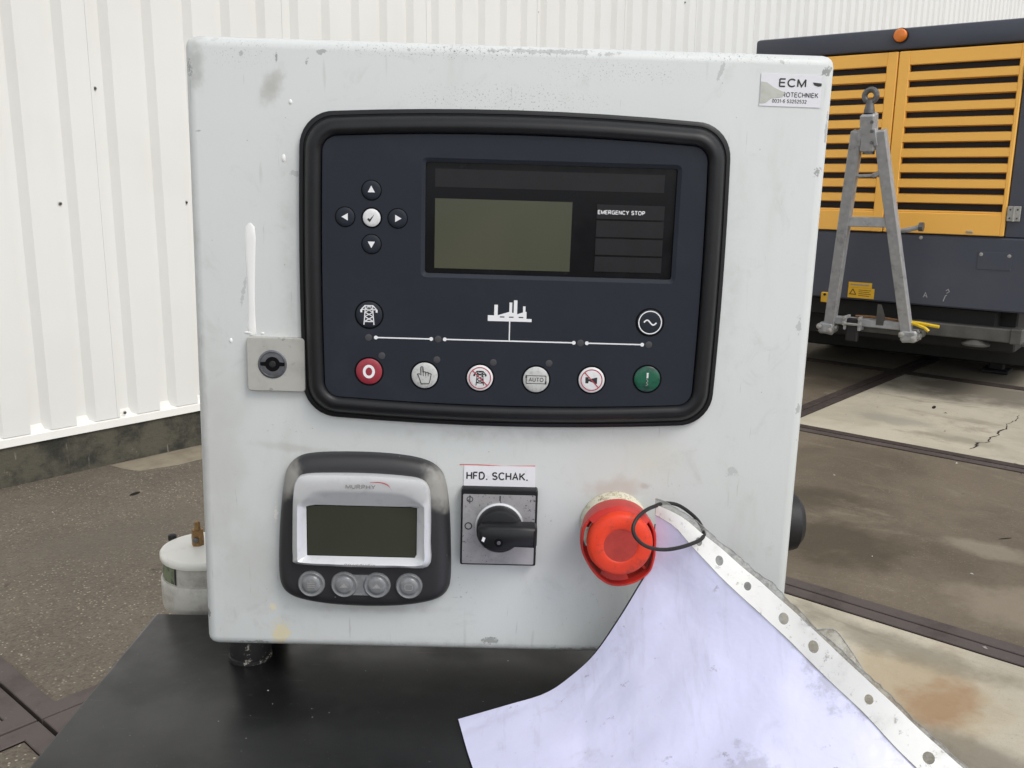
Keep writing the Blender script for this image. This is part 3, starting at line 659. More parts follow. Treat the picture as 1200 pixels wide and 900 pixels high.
for z in (.92, .97, 1.01): b.lathe([(.011, 0), (.009, .008)], M['lug'], dbp(.03, z, .045), 'Y', 6)
b.build('coupling_head', g0)
b = MB(); b.lathe([(.032, 0), (.030, .02), (.024, .045), (.022, .075)], M['lug'], dbp(0, 1.05), 'Z', 12)
ec = dbp(0, 1.05) + Vector((0, 0, .098)); b.tube([ec + Vector((.034 * math.cos(t), 0, .034 * math.sin(t))) for t in [2 * math.pi * i / 18 for i in range(18)]], .017, M['lug'], 8, closed=True); b.build('tow_eye', g0)
b = MB(); b.box((-.22, -.15, .425), (.21, -.09, .475), M['galv'], .006); b.box((-.07, -.10, .385), (.33, -.03, .430), M['beam'], .006); b.build('pivot_bar', g0)
for sx in (-.255, .262):
    b = MB(); b.box((sx - .048, -.18, .358), (sx + .048, -.07, .432), M['galv'], .012)
    for q in (-1, 1): b.lathe([(.017, 0), (.017, .02), (.010, .024)], M['hinge'], (sx + q * .036, -.18, .397 - .01 * q), 'Y', 8); b.lathe([(.02, 0), (.02, .03)], M['hinge'], (sx + q * .050 - (.015), -.13, .397), 'X', 8, cap0=True)
    b.build('pivot_bracket', g0)
b = MB(); b.box((-.122, -.18, .325), (-.045, -.14, .475), M['rubber'], .008)
for q in (-1, 1): b.box((-.084 + q * .045 - .008, -.19, .40), (-.084 + q * .045 + .008, -.10, .49), M['galv'], .003)
b.tube([(-.14, -.195, .44), (-.03, -.195, .44)], .009, M['hinge'], 6)
for q in (-.135, -.035):
    for z in (.44, .475): b.lathe([(.015, 0), (.010, .012)], M['hinge'], (q, -.19, z), 'Y', 6)
b.build('shackle', g0)
b = MB(); b.flat([(.055, .445), (.10, .445), (.105, .50), (.075, .575), (.055, .575)], .14, M['beam'], .012); b.build('upright_fin', g0)
b = MB(); pts = [(.115, -.20, 1.035), (.19, -.215, 1.045), (.25, -.22, 1.06), (.275, -.22, 1.068)]; b.tube(pts, .016, M['galv'], 8, rr=[.010, .015, .014, .016]); b.lathe([(.028, -.012), (.028, .012)], M['lug'], (.285, -.22, 1.07), 'X', 10, cap0=True); b.build('crank_lever', g0)
for pts in ([(.24, -.13, .478), (.29, -.15, .474), (.35, -.15, .455), (.372, -.15, .437)], [(.22, -.12, .482), (.32, -.13, .478), (.40, -.13, .470), (.425, -.13, .468)]):
    s_ = MB(); s_.tube([Vector(p) for p in pts], .011, M['strap'], 6); s_.build('yellow_strap_end', g0)
b = MB(); b.tube([(-.08, -.13, .486), (.02, -.14, .492), (.10, -.13, .489), (.24, -.13, .480)], .009, M['brownstrap'], 6); b.build('lashing_rope', g0)
b = MB(); b.box((-.352, -.03, .545), (-.30, -.006, .612), M['sticker'], .004); b.lathe([(.009, 0), (.009, .004)], M['dark'], (-.326, -.03, .598), 'Y', 8); b.build('yellow_tag', comp)

# ------------------------------------------------------------------ the cabinet: local frame X right, Y into the box, Z up; numbers in mm about the middle of its front
cu_ = Vector((.99977218, .01205656, -.01761343)); cv_ = Vector((.01746386, .01240048, .99977059)); cy_ = -Vector((.01227221, -.99985042, .0121871))
CF = Matrix((cu_, cy_, cv_)).transposed().to_4x4()
C0 = Vector((-.00543548, .53589087, 1.19971028))
CM = CF.copy(); CM.translation = C0 - cv_ * ZO
mm = lambda: MB(.001, (0, 0, ZO))

# machine the cabinet stands on
hm = CF.copy(); hm.translation = C0 - cv_ * (ZO + .990)
house = thing('machine_housing', 'black flat-topped steel machine housing under the grey cabinet', 'machine', hm)
b = MB(); b.box((-.248, -.250, .984), (.190, .097, .990), M['deck'], .0022, seg=2); b.build('top_plate', house)
b = MB(); b.box((-.244, -.246, .06), (.186, .093, .9838), M['deck'], .004); b.box((-.240, -.242, .0), (-.19, .09, .0595), M['under']); b.box((.13, -.242, .0), (.182, .09, .0595), M['under']); b.build('side_panel', house)
b = MB(); b.box((-.238, .090, .962), (-.196, .185, .9805), M['under'], .004); b.box((-.17, .0945, .90), (.15, .16, .98), M['under'], .004); b.build('bracket', house)

cab = thing('control_cabinet', 'grey metal control cabinet with black generator controller, dark gauge, rotary switch and red stop button', 'control cabinet', CM)
b = mm(); b.box((-180, 0, -181), (180, 138, 181), M['cab'], 6.5, seg=4); b.build('cabinet_shell', cab, smooth=50)

# rubber feet
for i, (x, y) in enumerate(((-163, 36), (150, 36), (-163, 78), (150, 78))):
    if i == 0:
        b = mm(); b.lathe([(11, 25.5), (12.5, 23), (13.4, 17), (13.8, 8), (13.2, 3), (14.2, 2.4), (14.2, 0)][::-1], M['foot'], (0, 0, -206.5), 'Z', 28); f0 = b.build('rubber_foot', cab); f0.location = (x / 1000, y / 1000, 0)
    else: copy_part(f0, (x / 1000, y / 1000, 0))
# round connector on the right-hand wall
b = mm(); b.lathe([(23, 0), (23, 4), (20, 6), (20.5, 15), (19, 21), (14, 25), (6, 26.3)], M['rubber'], (180, 62, -112), 'X', 28); b.build('side_socket_cap', cab)

# ---- generator controller
CX, CZ = 3.75, 55.8
def mod_loop(ins, r, bow=3.2, side=1.0, n=9):
    a, h = 120.4 - ins, 90.2 - ins - .0
    P = []
    hb = h - bow                                 # corner half-height; top and bottom edges bow out
    def edge(p, q, nx, nz, bw, k=8):
        return [(p[0] + (q[0] - p[0]) * i / k + nx * bw * (1 - (2 * i / k - 1) ** 2), p[1] + (q[1] - p[1]) * i / k + nz * bw * (1 - (2 * i / k - 1) ** 2)) for i in range(1, k)]
    cor = []
    for k, (sx, sz) in enumerate(((1, 1), (-1, 1), (-1, -1), (1, -1))):
        cor.append([(sx * (a - r) + r * math.cos(math.pi / 2 * (k + i / n)), sz * (hb - r) + r * math.sin(math.pi / 2 * (k + i / n))) for i in range(n + 1)])
    for k in range(4):
        P += cor[k]; nx, nz, bw = ((0, 1, bow), (-1, 0, side), (0, -1, bow), (1, 0, side))[k]
        P += edge(cor[k][-1], cor[(k + 1) % 4][0], nx, nz, bw)
    return [(CX + x, CZ + z) for x, z in P]
b = mm()
ring = [(0, 20, 0), (0, 20, 3.0), (.7, 19.6, 3.6), (2.3, 18.6, 3.9), (2.6, 18.4, 3.1), (3.0, 18.2, 3.1), (3.4, 18, 4.6), (4.6, 17, 7.6), (6.8, 15.5, 10.2), (9.2, 13.4, 11.4), (11.2, 11.6, 11.0), (12.6, 10.3, 9.8), (13.2, 9.6, 8.6), (13.3, 9.4, 6.0)]
b.loft([at(mod_loop(i, r), o) for i, r, o in ring], M['blk'], cap1=False)
mod = b.build('control_module', cab, smooth=40, label='black bezel of the generator controller')
# membrane face with a window cut through it
fo = mod_loop(13.9, 8.6, 3.0, .8); WX0, WX1, WZ0, WZ1 = -45.9, 94.3, 55.2, 116.8
hole = rrect((WX0 + WX1) / 2, (WZ0 + WZ1) / 2, WX1 - WX0, WZ1 - WZ0, 1.6, 3)
b = mm(); bm = bmesh.new(); FO = 8.4
lo = [bm.verts.new((x, -FO, z)) for x, z in fo]; li = [bm.verts.new((x, -FO, z)) for x, z in rrect((WX0 + WX1) / 2, (WZ0 + WZ1) / 2, WX1 - WX0 + 4.4, WZ1 - WZ0 + 4.4, 3, 3)]
ed = [bm.edges.new((L[i], L[(i + 1) % len(L)])) for L in (lo, li) for i in range(len(L))]
bmesh.ops.triangle_fill(bm, use_beauty=True, edges=ed)
b._bm(bm, M['membrane']); bm.free()
b.loft([at(fo, FO), at(shrink(fo, -.3, None), FO - .5), at(shrink(fo, -.3, None), 5.5)], M['membrane'], cap1=False)
b.loft([at(rrect((WX0 + WX1) / 2, (WZ0 + WZ1) / 2, WX1 - WX0 + 4.4, WZ1 - WZ0 + 4.4, 3, 3), FO), at(hole, FO - 1.1), at(hole, FO - 2.9)], M['membrane'], cap1=False)
# printed single-line diagram
PO = FO
for xa, xb in ((-73.4, -41.7), (-33.9, 40.3), (47.9, 79.8)):
    b.stroke([(xa, 17.65), (xb, 17.65)], .75, PO, M['white']); b.disc((xa, 17.65), 1.1, PO + .02, M['white'], n=14); b.disc((xb, 17.65), 1.1, PO + .02, M['white'], n=14)
b.stroke([(3.1, 17.7), (3.1, 29)], .65, PO + .01, M['white'])
b.flat([(-9.5, 29), (15.6, 29), (15.6, 30.7), (12.6, 30.7), (12.6, 34.6), (11.9, 34.9), (11.9, 37.9), (10.5, 37.9), (10.5, 34.4), (7.2, 33.2), (7.2, 41.2), (5.2, 41.2), (5.2, 34), (4.3, 34), (4.3, 39.9), (2.7, 39.9), (2.7, 34.5), (-3.9, 32.4), (-3.9, 38.4), (-5.9, 38.4), (-5.9, 32.3), (-9.5, 32.3)], PO, M['white'], .1)
for x in (-2.6, 2.6, 8.2): b.flat([(x, 31.2), (x + 2.6, 31.2), (x + 2.6, 31.8), (x, 31.8)], PO + .12, M['membrane'], .05)
b.build('face_plate', mod, smooth=30)
b = mm(); b.flat(shrink(hole, .05, None), FO - 3.6, M['window'], .8); b.build('display_window', mod, smooth=0)
b = mm(); b.flat([(-40.6, 58.1), (36.3, 58.1), (36.5, 97), (-40.6, 97)], FO - 2.8, M['lcd'], .25); b.build('lcd_screen', mod, smooth=0)
b = mm(); b.flat([(-40.7, 103.3), (87.6, 103.5), (87.6, 113.3), (-40.7, 113.3)], FO - 2.8, M['strip'], .2); b.build('insert_card', mod, smooth=0)
for i, (z0, z1) in enumerate(((88.3, 96.2), (78.3, 87.3), (68.2, 77.2), (58.7, 67.1))):
    b = mm(); b.flat([(50.4, z0), (88.5, z0), (88.5, z1), (50.4, z1)], FO - 2.8, M['strip'], .35)
    if i == 0: b.text('EMERGENCY STOP', (64.2, 92.0), 2.35, FO - 2.44, M['white'], bold=.17, width=26.2)
    b.build('alarm_label_cell', mod, smooth=0, label='top alarm cell lettered EMERGENCY STOP' if i == 0 else None)
# buttons
def button(c, r, cap, draw=None, label=None, gap=1.0):
    b = mm(); x, z = c
    b.lathe([(r + gap, -.2), (r + gap, .12), (r + gap - .25, .2), (r, .1)], M['gap'], (x, -FO, z), 'Y', 32, cap1=True)
    b.lathe([(r, .1), (r, .45), (r - .5, .8), (r * .6, .95), (r * .25, 1.0)], cap, (x, -FO, z), 'Y', 32)
    if draw: draw(b, x, z, FO + 1.0)
    return b.build('push_button', mod, smooth=40, label=label)
def tri(d):
    def f(b, x, z, o):
        P = {'u': [(-2.0, -1.2), (2.0, -1.2), (0, 2.4)], 'd': [(-2.0, 1.4), (0, -2.2), (2.0, 1.4)], 'l': [(1.6, -2.0), (1.6, 2.0), (-1.9, 0)], 'r': [(-1.3, 2.0), (-1.3, -2.0), (2.2, 0)]}[d]
        b.flat([(x + p, z + q) for p, q in P], o, M['white'], .1)
    return f
def tick(b, x, z, o):
    b.flat([(x - 2.3, z - .9), (x - 1.3, z - 2.2), (x - .7, z - 2.2), (x + 1.6, z + 1.9), (x - .9, z - .8), (x - 1.8, z - .2)], o, M['ink'], .1)
button((-75.8, 100.4), 5.2, M['membrane'], tri('u'), 'dark round button with white up arrow', .55)
button((-90.5, 85.4), 5.2, M['membrane'], tri('l'), 'dark round button with white left arrow', .55)
button((-61.2, 85.3), 5.2, M['membrane'], tri('r'), 'dark round button with white right arrow', .55)
button((-75.8, 70.7), 5.2, M['membrane'], tri('d'), 'dark round button with white down arrow', .55)
button((-75.7, 85.3), 4.9, M['whitebtn'], tick, 'white round button with a tick', 1.0)
def pylon(b, x, z, o, m, s=1., w=.45):
    q = lambda L: [(x + p * s, z + h * s) for p, h in L]
    for L in ([(-3.0, -6.0), (-2.3, 2.6), (-2.2, 5.6)], [(3.0, -6.0), (2.3, 2.6), (2.2, 5.6)], [(-4.6, 1.8), (-4.4, 3.4), (-2.4, 5.6), (2.4, 5.6), (4.4, 3.4), (4.6, 1.8)], [(-4.4, 3.2), (4.4, 3.2)],
              [(-2.9, -4), (2.9, -4)], [(-2.8, -4), (2.5, -1), (-2.4, 1.6), (2.2, 4), (-1.6, 5.5)], [(2.8, -4), (-2.5, -1), (2.4, 1.6), (-2.2, 4), (1.6, 5.5)]): b.stroke(q(L), w, o, m)
    for sx in (-1, 1): b.stroke(q([(sx * 4.6, 3.2), (sx * 4.6, 1.5)]), w * 2, o + .01, m)
button((-77.2, 30.7), 7.4, M['membrane'], lambda b, x, z, o: pylon(b, x, z, o, M['white'], .95, .55), 'dark round button with white mains pylon symbol', .9)
circ = lambda x, z, r, n=36: [(x + r * math.cos(2 * math.pi * i / n), z + r * math.sin(2 * math.pi * i / n)) for i in range(n)]
def gen(b, x, z, o):
    b.stroke(circ(x, z, 6.5), .6, o - .1, M['white'], True)
    b.stroke([(x - 3.6 + 7.2 * i / 16, z + 1.35 * math.sin(2 * math.pi * i / 16)) for i in range(17)], .8, o, M['white'])
button((83.5, 30.7), 7.4, M['membrane'], gen, 'dark round button with white sine wave in a circle', .9)
FR = 7.5
def stop(b, x, z, o):
    b.stroke([(x + 2.7 * math.cos(t), z + 3.2 * math.sin(t)) for t in [2 * math.pi * i / 24 for i in range(24)]], 1.55, o, M['white'], True)
button((-77.3, -2.2), FR, M['redbtn'], stop, 'red round stop button lettered O')
def hand(b, x, z, o):
    P = [(-1.9, -4.9), (2.6, -4.7), (3.3, -2.2), (3.8, .9), (3.0, 1.5), (2.2, 1.2), (2.2, 1.9), (1.3, 2.0), (.6, 1.6), (.5, 2.2), (-.4, 2.2), (-.8, 1.8), (-1.0, 5.0), (-1.7, 5.3), (-2.2, 4.8), (-2.1, .2), (-3.1, 1.1), (-4.0, .9), (-3.4, -.7), (-2.6, -2.6)]
    b.stroke([(x + p, z + q) for p, q in P], .42, o, M['ink'], True)
    for p in (-.8, .55, 2.0): b.stroke([(x + p, z + 1.8), (x + p + .1, z - .3)], .3, o, M['ink'])
button((-45.2, -3.7), FR, M['silverbtn'], hand, 'silver round button with pointing hand')
def nomains(b, x, z, o):
    pylon(b, x, z, o - .02, M['ink'], .72, .5); b.stroke(circ(x, z, 6.2), .55, o - .12, M['redink'], True); b.stroke([(x - 4.3, z + 4.3), (x + 4.3, z - 4.3)], .6, o + .03, M['redink'])
button((-13.2, -4.3), FR, M['whitebtn'], nomains, 'white round button with crossed-out pylon in red ring')
def auto(b, x, z, o):
    b.text('AUTO', (x, z), 2.4, o - .05, M['ink'], bold=.14, width=8.2); b.stroke(rrect(x, z, 11.4, 4.6, .4, 2), .38, o - .12, M['ink'], True)
    for sx in (-1, 1): b.stroke([(x + sx * 5.7, z - sx * 2.6), (x + sx * 5.7, z - sx * .8)], .8, o, M['ink'])
button((19.3, -4.4), FR, M['silverbtn'], auto, 'silver round button lettered AUTO')
def mute(b, x, z, o):
    b.flat([(x - 3.6, z - 1.9), (x - 1.9, z - 1.9), (x - 1.6, z - .6), (x + 3.2, z - 2.3), (x + 3.2, z + 1.7), (x - 1.6, z + .5), (x - 1.9, z + 1.7), (x - 3.6, z + 1.7)], o - .05, M['ink'], .08)
    b.stroke(circ(x, z, 6.1), .55, o - .12, M['redink'], True); b.stroke([(x - 4.2, z + 4.4), (x + 4.2, z - 4.4)], .6, o + .05, M['redink'])
button((51.5, -3.8), FR, M['whitebtn'], mute, 'white round button with crossed-out horn in red ring')
def start(b, x, z, o):
    b.stroke([(x, z + 3.6), (x, z + .6)], 1.0, o, M['whitebtn']); b.stroke([(x - .6, z + 3.6), (x + .7, z + 3.6)], .4, o + .02, M['whitebtn'])
    b.stroke([(x - .5, z + .2), (x + .5, z - 1.2), (x - .4, z - 1.9), (x + .4, z - 3.2), (x - .7, z - 3.9)], .38, o, M['grayink'])
button((83.8, -2.4), FR, M['greenbtn'], start, 'green round start button')
l0 = None
for x, z in ((-77.6, 17.5), (-37.7, 17.6), (44.2, 17.6), (83.6, 17.7), (-70, 7.1), (-38.3, 5.6), (-5.7, 4.9), (26.5, 5.2)):
    if l0 is None:
        b = MB(.001); b.lathe([(2.0, 0), (1.9, .12), (1.2, .2)], M['led'], (0, 0, 0), 'Y', 16); l0 = b.build('indicator_light', mod); l0.location = (x / 1000, -FO / 1000, z / 1000 + ZO)
    else: copy_part(l0, (x / 1000, -FO / 1000, z / 1000 + ZO))

# ---- lock plate
b = mm(); b.loft([at(rrect(-131.9, -.6, 33.8, 31.6, 2, 3), 0), at(rrect(-131.9, -.6, 33.8, 31.6, 2, 3), 3.6), at(rrect(-131.9, -.6, 33.0, 30.8, 1.6, 3), 4.1)], M['alu'])
lp = b.build('lock_plate', cab, smooth=40)
b = mm(); lc = (-134, -4.1, -.4)
b.lathe([(8.4, -1), (8.4, .25), (8.0, .5), (7.3, .55), (7.0, .1)], M['zinc'], lc, 'Y', 32, cap1=False)
b.lathe([(7.0, .1), (4.4, .2), (4.3, .06)], M['zinc'], lc, 'Y', 32, cap1=False); b.lathe([(4.4, .10), (.5, .10)], M['gap'], lc, 'Y', 20)
for sx in (-1, 1): b.flat([(-134 + sx * 3.6, -1.6), (-134 + sx * 7.0, -1.3), (-134 + sx * 7.0, .7), (-134 + sx * 3.6, 1.0)], 4.25, M['gap'], .1)
b.lathe([(2.0, .1), (1.8, .3), (1.0, .4)], M['rubber'], lc, 'Y', 14); b.build('lock_cylinder', lp)

# ---- engine gauge
go = spline([(-131.0, -90), (-128.6, -71), (-126.0, -62.0), (-120.0, -56.4), (-110, -53.9), (-92, -52.9), (-72, -53.0), (-54, -54.6), (-42.5, -57.6), (-36, -62.3), (-32.6, -69), (-30.2, -84), (-28.9, -105), (-28.4, -128), (-29.8, -137), (-34.6, -142.8), (-44, -146.4), (-60, -149), (-80, -149.8), (-102, -148.9), (-117, -146.6), (-126, -143.4), (-131.2, -137.8), (-132.8, -128), (-132.3, -108)], 4)
go = [tuple(p) for p in go]
b = mm(); b.loft([at(go, 0), at(go, 4), at(shrink(go, .8, None), 6), at(shrink(go, 2.6, None), 8.4), at(shrink(go, 5.5, None), 9.8), at(shrink(go, 8.0, None), 10.2)], M['gauge'])
gau = b.build('engine_gauge', cab, smooth=50, label='dark rounded gauge housing with worn silver upper corners')
so = [tuple(p) for p in spline([(-122.3, -100), (-121.4, -76), (-119.4, -67.5), (-114, -64.2), (-97, -63.2), (-75, -63.1), (-55, -64.2), (-46, -66.0), (-42, -70.5), (-40.6, -80), (-40.4, -104), (-41.6, -119.4), (-60, -120.6), (-82, -121), (-104, -120.6), (-120.6, -119.5), (-122.4, -115)], 4)]
def toward(L, rect, t):
    """slide an outline towards an inner rectangle"""
    x0, x1, z0, z1 = rect; r = []
    for x, z in L:
        cx_, cz_ = (x0 + x1) / 2, (z0 + z1) / 2; dx, dz = x - cx_, z - cz_
        k = min((x1 - cx_) / abs(dx) if dx else 9, (z1 - cz_) / abs(dz) if dz else 9); r.append((x + (cx_ + dx * k - x) * t, z + (cz_ + dz * k - z) * t))
    return r
b = mm(); lr = (-114.4, -48.8, -115.2, -83.2)
up = [(x, z if z < -84 else z) for x, z in so]
b.loft([at(so, 9.6), at(so, 13.0), at(shrink(so, .7, None), 14.2), at(toward(so, lr, .42), 15.6), at(toward(so, lr, .55), 14.9), at(toward(so, lr, .94), 10.9), at(toward(so, lr, 1.0), 10.5)], M['silver'], cap1=False)
# grey under-side of the upper brow
b.text('MURPHY', (-81.4, -69.7), 2.6, 15.9, M['grayink'], bold=.20, width=17)
sw = spline([(-76, -66.9), (-70, -66.6), (-65.5, -68.0), (-63.6, -71.0)], 4, closed=False); b.add([(x, -16.0, z) for x, z in sw] + [(x + .2 + .5 * i / len(sw), -16.0, z - .25 - 1.6 * (i / len(sw)) ** 1.3) for i, (x, z) in enumerate(sw)], [[i, i + 1, len(sw) + i + 1, len(sw) + i] for i in range(len(sw) - 1)], M['redink'])
b.text('POWERVIEW', (-82, -118.6), 1.7, 15.85, M['grayink'], bold=.16, width=18)
b.build('silver_frame', gau, smooth=40)
b = mm(); b.flat([(-115.2, -116), (-48.0, -116), (-48.0, -82.6), (-115.2, -82.6)], 10.25, M['gap'], .2); b.flat(rrect(-81.6, -99.2, 64.6, 31.0, 1, 3), 10.5, M['lcd2'], .2); b.build('lcd_screen', gau, smooth=0)
gb = None
b = mm(); b.flat(rrect(-82.3, -133.4, 24, 13.0, 2, 3), 10.0, M['softkey'], 1.0); b.build('key_bridge', gau, smooth=40)
for i, (x, dr) in enumerate(((-112, 'menu'), (-92.2, 'up'), (-72.5, 'up'), (-53.2, 'round'))):
    b = mm(); b.lathe([(8.2, 0), (8.1, 1.1), (7.3, 1.9), (6.4, 1.5), (5.6, 1.5), (5.0, 2.3), (3.5, 2.7), (1.5, 2.8)], M['softkey'], (x, -10.1, -133.3), 'Y', 28)
    if dr == 'menu':
        for k in range(3): b.stroke([(x - 2.2, -132 - 1.2 * k), (x + 2.4, -132 - 1.2 * k)], .5, 12.9, M['grayink'])
    elif dr == 'up': b.flat([(x - 2.6, -134.4), (x + 2.6, -134.4), (x, -131.6)], 12.85, M['grayink'], .1)
    else: b.stroke(rrect(x, -133.3, 4.6, 3.6, 1, 3), .5, 12.9, M['grayink'], True)
    b.build('push_button', gau, smooth=40, label={'menu': 'translucent grey key with lines', 'up': None, 'round': 'translucent grey key with a box outline'}[dr])

# ---- rotary main switch
b = mm(); b.loft([at(rrect(.05, -96.3, 45.8, 48.0, 1.2, 3), 0), at(rrect(.05, -96.3, 45.8, 48.0, 1.2, 3), 6.4), at(rrect(.05, -96.3, 44.8, 47.0, 1, 3), 7.0)], M['blk'])
b.flat(rrect(-.05, -97.3, 43.2, 43.8, .6, 2), 6.9, M['plate'], .3)
PO2 = 7.2
b.stroke([(.4, -76.0), (.4, -79.4)], .7, PO2, M['ink']); b.stroke(circ(-18.2, -95.4, 2.0, 20), .65, PO2, M['ink'], True)
b.stroke([(-17.6 + 1.75 * math.cos(t), -78.6 + 1.6 * math.sin(t)) for t in [2 * math.pi * i / 20 for i in range(20)]], .45, PO2, M['ink'], True); b.stroke([(-17.6, -75.9), (-17.6, -81.3)], .45, PO2 + .02, M['ink'])
swi = b.build('rotary_switch', cab, smooth=40, label='black rotary switch with scuffed silver plate')
b = mm(); kc = (.4, -7.2, -95.2)
b.lathe([(14.6, 0), (14.6, .8), (13.8, 1.2)], M['silver'], kc, 'Y', 40); b.lathe([(13.6, 1), (13.6, 8), (12.9, 9.4), (11.5, 10)], M['blk'], kc, 'Y', 40); b.build('knob', swi)
b = mm()
hl = [(-12.6, -92.6), (-10.8, -89.6), (-6, -88.6), (10, -88.6), (21.6, -88.8), (23.2, -90.4), (23.2, -100.6), (21.6, -102.2), (10, -102.0), (4, -104.2), (-2.5, -105.2), (-8.6, -102.6), (-12.0, -98.0)]
hl = [(x * .97, z) for x, z in hl]
b.loft([at(hl, 16), at(hl, 23), at(shrink(hl, .8, None), 25), at(shrink(hl, 2.2, None), 26)], M['blk'])
b.lathe([(2.6, 0), (2.4, .4)], M['gap'], (.2, -26, -98.4), 'Y', 14); b.lathe([(1.2, .4), (1.0, .7)], M['zinc'], (.2, -26, -98.4), 'Y', 10)
b.flat([(-9.9, -97.4), (-8.4, -98.2), (-7.6, -95.6), (-9.1, -94.9)], 26, M['label'], .1)
b.build('handle', swi, smooth=40)
b = mm(); b.flat([(-21.8, -72.6), (21.3, -72.6), (20.9, -59.4), (-21.6, -59.9)], 0, M['label'], .5); b.text('HFD. SCHAK.', (-1.6, -65.9), 5.0, .5, M['ink'], bold=.165, width=36.4)
b.stroke([(-24.4, -59.3), (-12, -59.2), (2, -59.8), (21, -59.1)], .55, .1, M['redthin']); b.stroke([(-3, -72.8), (6, -72.7)], .5, .52, M['redthin']); b.build('switch_label', cab, smooth=0)

# ---- emergency stop
EX, EZ = 69.4, -93.4
b = mm(); b.lathe([(20.4, 0), (20.8, .6), (20.4, 3), (18.6, 7), (17.0, 12), (16, 20)], M['collar'], (EX + .6, 0, EZ - 1.0), 'Y', 48); es = b.build('emergency_stop', cab, smooth=50, label='yellowed collar of the emergency stop')
b = mm()
gl = [tuple(p) for p in spline([(47.3, -92), (48.8, -84.6), (54.5, -77.6), (62.5, -73.8), (71, -72.8), (80, -75.2), (86.6, -80.6), (90.4, -88), (91.2, -97), (90.6, -105.5), (88.4, -112.5), (81.5, -118.6), (73, -121.4), (65, -120.8), (57.5, -115.8), (51.5, -107.6), (48, -100)], 4)]
n = len(gl); gi = shrink(gl, 1.7, None)
gb_ = [(EX + .6 + (x - EX) * .93, EZ + 1 + (z - EZ) * .90) for x, z in gl]
b.loft([at(gb_, 14), at(gl, 25), at(gl, 30.5), at(shrink(gl, .5, None), 31.2), at(shrink(gl, 1.3, None), 31.2), at(gi, 30.4), at(gi, 25.5)], M['guard'], cap1=False)
# inward lip, slotted
gin = [(EX + (x - EX) * .80, EZ + (z - EZ) * .80) for x, z in gl]
base = len(b.v)
keep = []
for i in range(n):
    ang = math.degrees(math.atan2(gl[i][1] - EZ, gl[i][0] - EX)) % 360
    slot = any(abs((ang - s + 180) % 360 - 180) < w for s, w in ((122, 9), (60, 9), (238, 10), (300, 12), (182, 20), (330, 14)))
    keep.append(not slot)
b.add(at(gi, 26.2) + at(gin, 25.2), [[i, (i + 1) % n, n + (i + 1) % n, n + i] for i in range(n) if keep[i]], M['guard'])
# taller upper brow of the guard
b.add([p for i in range(n) for p in ((gl[i][0], -31, gl[i][1]), (EX + (gl[i][0] - EX) * .80, -35.2, EZ + (gl[i][1] - EZ) * .84))], [[2 * i, 2 * i + 2, 2 * i + 3, 2 * i + 1] for i in range(n - 1) if 38 < math.degrees(math.atan2(gl[i][1] - EZ, gl[i][0] - EX)) % 360 < 150], M['guard'])
b.build('guard_ring', es, smooth=35)
b = mm(); cc = (EX, 0, EZ)
b.lathe([(12, 18), (12, 27), (17.6, 28), (18.7, 30), (18.9, 35), (18.2, 37.6), (16.4, 38.8), (13.2, 39.3), (10.6, 39.5), (10.1, 39.2), (9.7, 38.9)], M['red'], cc, 'Y', 48, cap1=False)
b.lathe([(9.7, 38.9), (6, 38.8), (2, 38.8)], M['redworn'], cc, 'Y', 48)
for s_ in (.6, 2.7, 4.8):
    pts = [(EX + 13.6 * math.cos(s_ + .08 * k), EZ + 13.6 * math.sin(s_ + .08 * k)) for k in range(9)]; b.stroke(pts, .7, 39.05, M['guard'])
b.build('stop_button', es, smooth=50)

# ---- maker's sticker, paint runs
b = mm(); b.flat([(138.5, 152.7), (172.6, 152.5), (172.4, 169.8), (138.4, 170.0)], 0, M['label'], .35)
b.text('ECM', (156.2, 165.3), 4.7, .35, M['ink'], bold=.17, width=14.4)
b.text('ROTECHNIEK', (161.0, 159.0), 2.7, .35, M['ink'], bold=.14, width=19.8); b.text('0031-6 53252532', (155.2, 155.5), 2.0, .35, M['ink'], bold=.14, width=19.0)
b.flat([(138.6, 165.6), (142, 165.2), (146, 162.6), (150.5, 160.8), (152.4, 160.0), (151.0, 157.6), (148, 157.2), (145.0, 156.8), (142.0, 154.3), (138.7, 154.0)], .44, M['patch'], .06)
b.flat([(167.4, 165.9), (172.4, 165.5), (172.4, 164.0), (170.6, 163.7), (168.4, 164.4)], .44, M['ink'], .06)
b.build('maker_sticker', cab, smooth=0, label='white sticker lettered ECM')
b = mm()
run = [(-146.0, 80.2, .6), (-145.9, 78, 2.6), (-146.0, 72, 3.2), (-146.3, 62, 2.9), (-146.2, 48, 2.2), (-146.3, 38, 2.0), (-146.4, 28, 2.1), (-146.5, 20, 2.4), (-146.4, 16.6, 2.6), (-146.4, 16, 1.2)]
secs = [[(x + w_ * math.cos(t), -(.5 + .0) * max(0, math.sin(t)) * min(1, w_) + .02, z) for t in [math.pi * i / 6 for i in range(7)]] for x, z, w_ in run]
b.add([p for s_ in secs for p in s_], [[j * 7 + i, j * 7 + i + 1, j * 7 + 8 + i, j * 7 + 7 + i] for j in range(len(secs) - 1) for i in range(6)], M['paint'])
b.build('paint_run', cab, smooth=60)
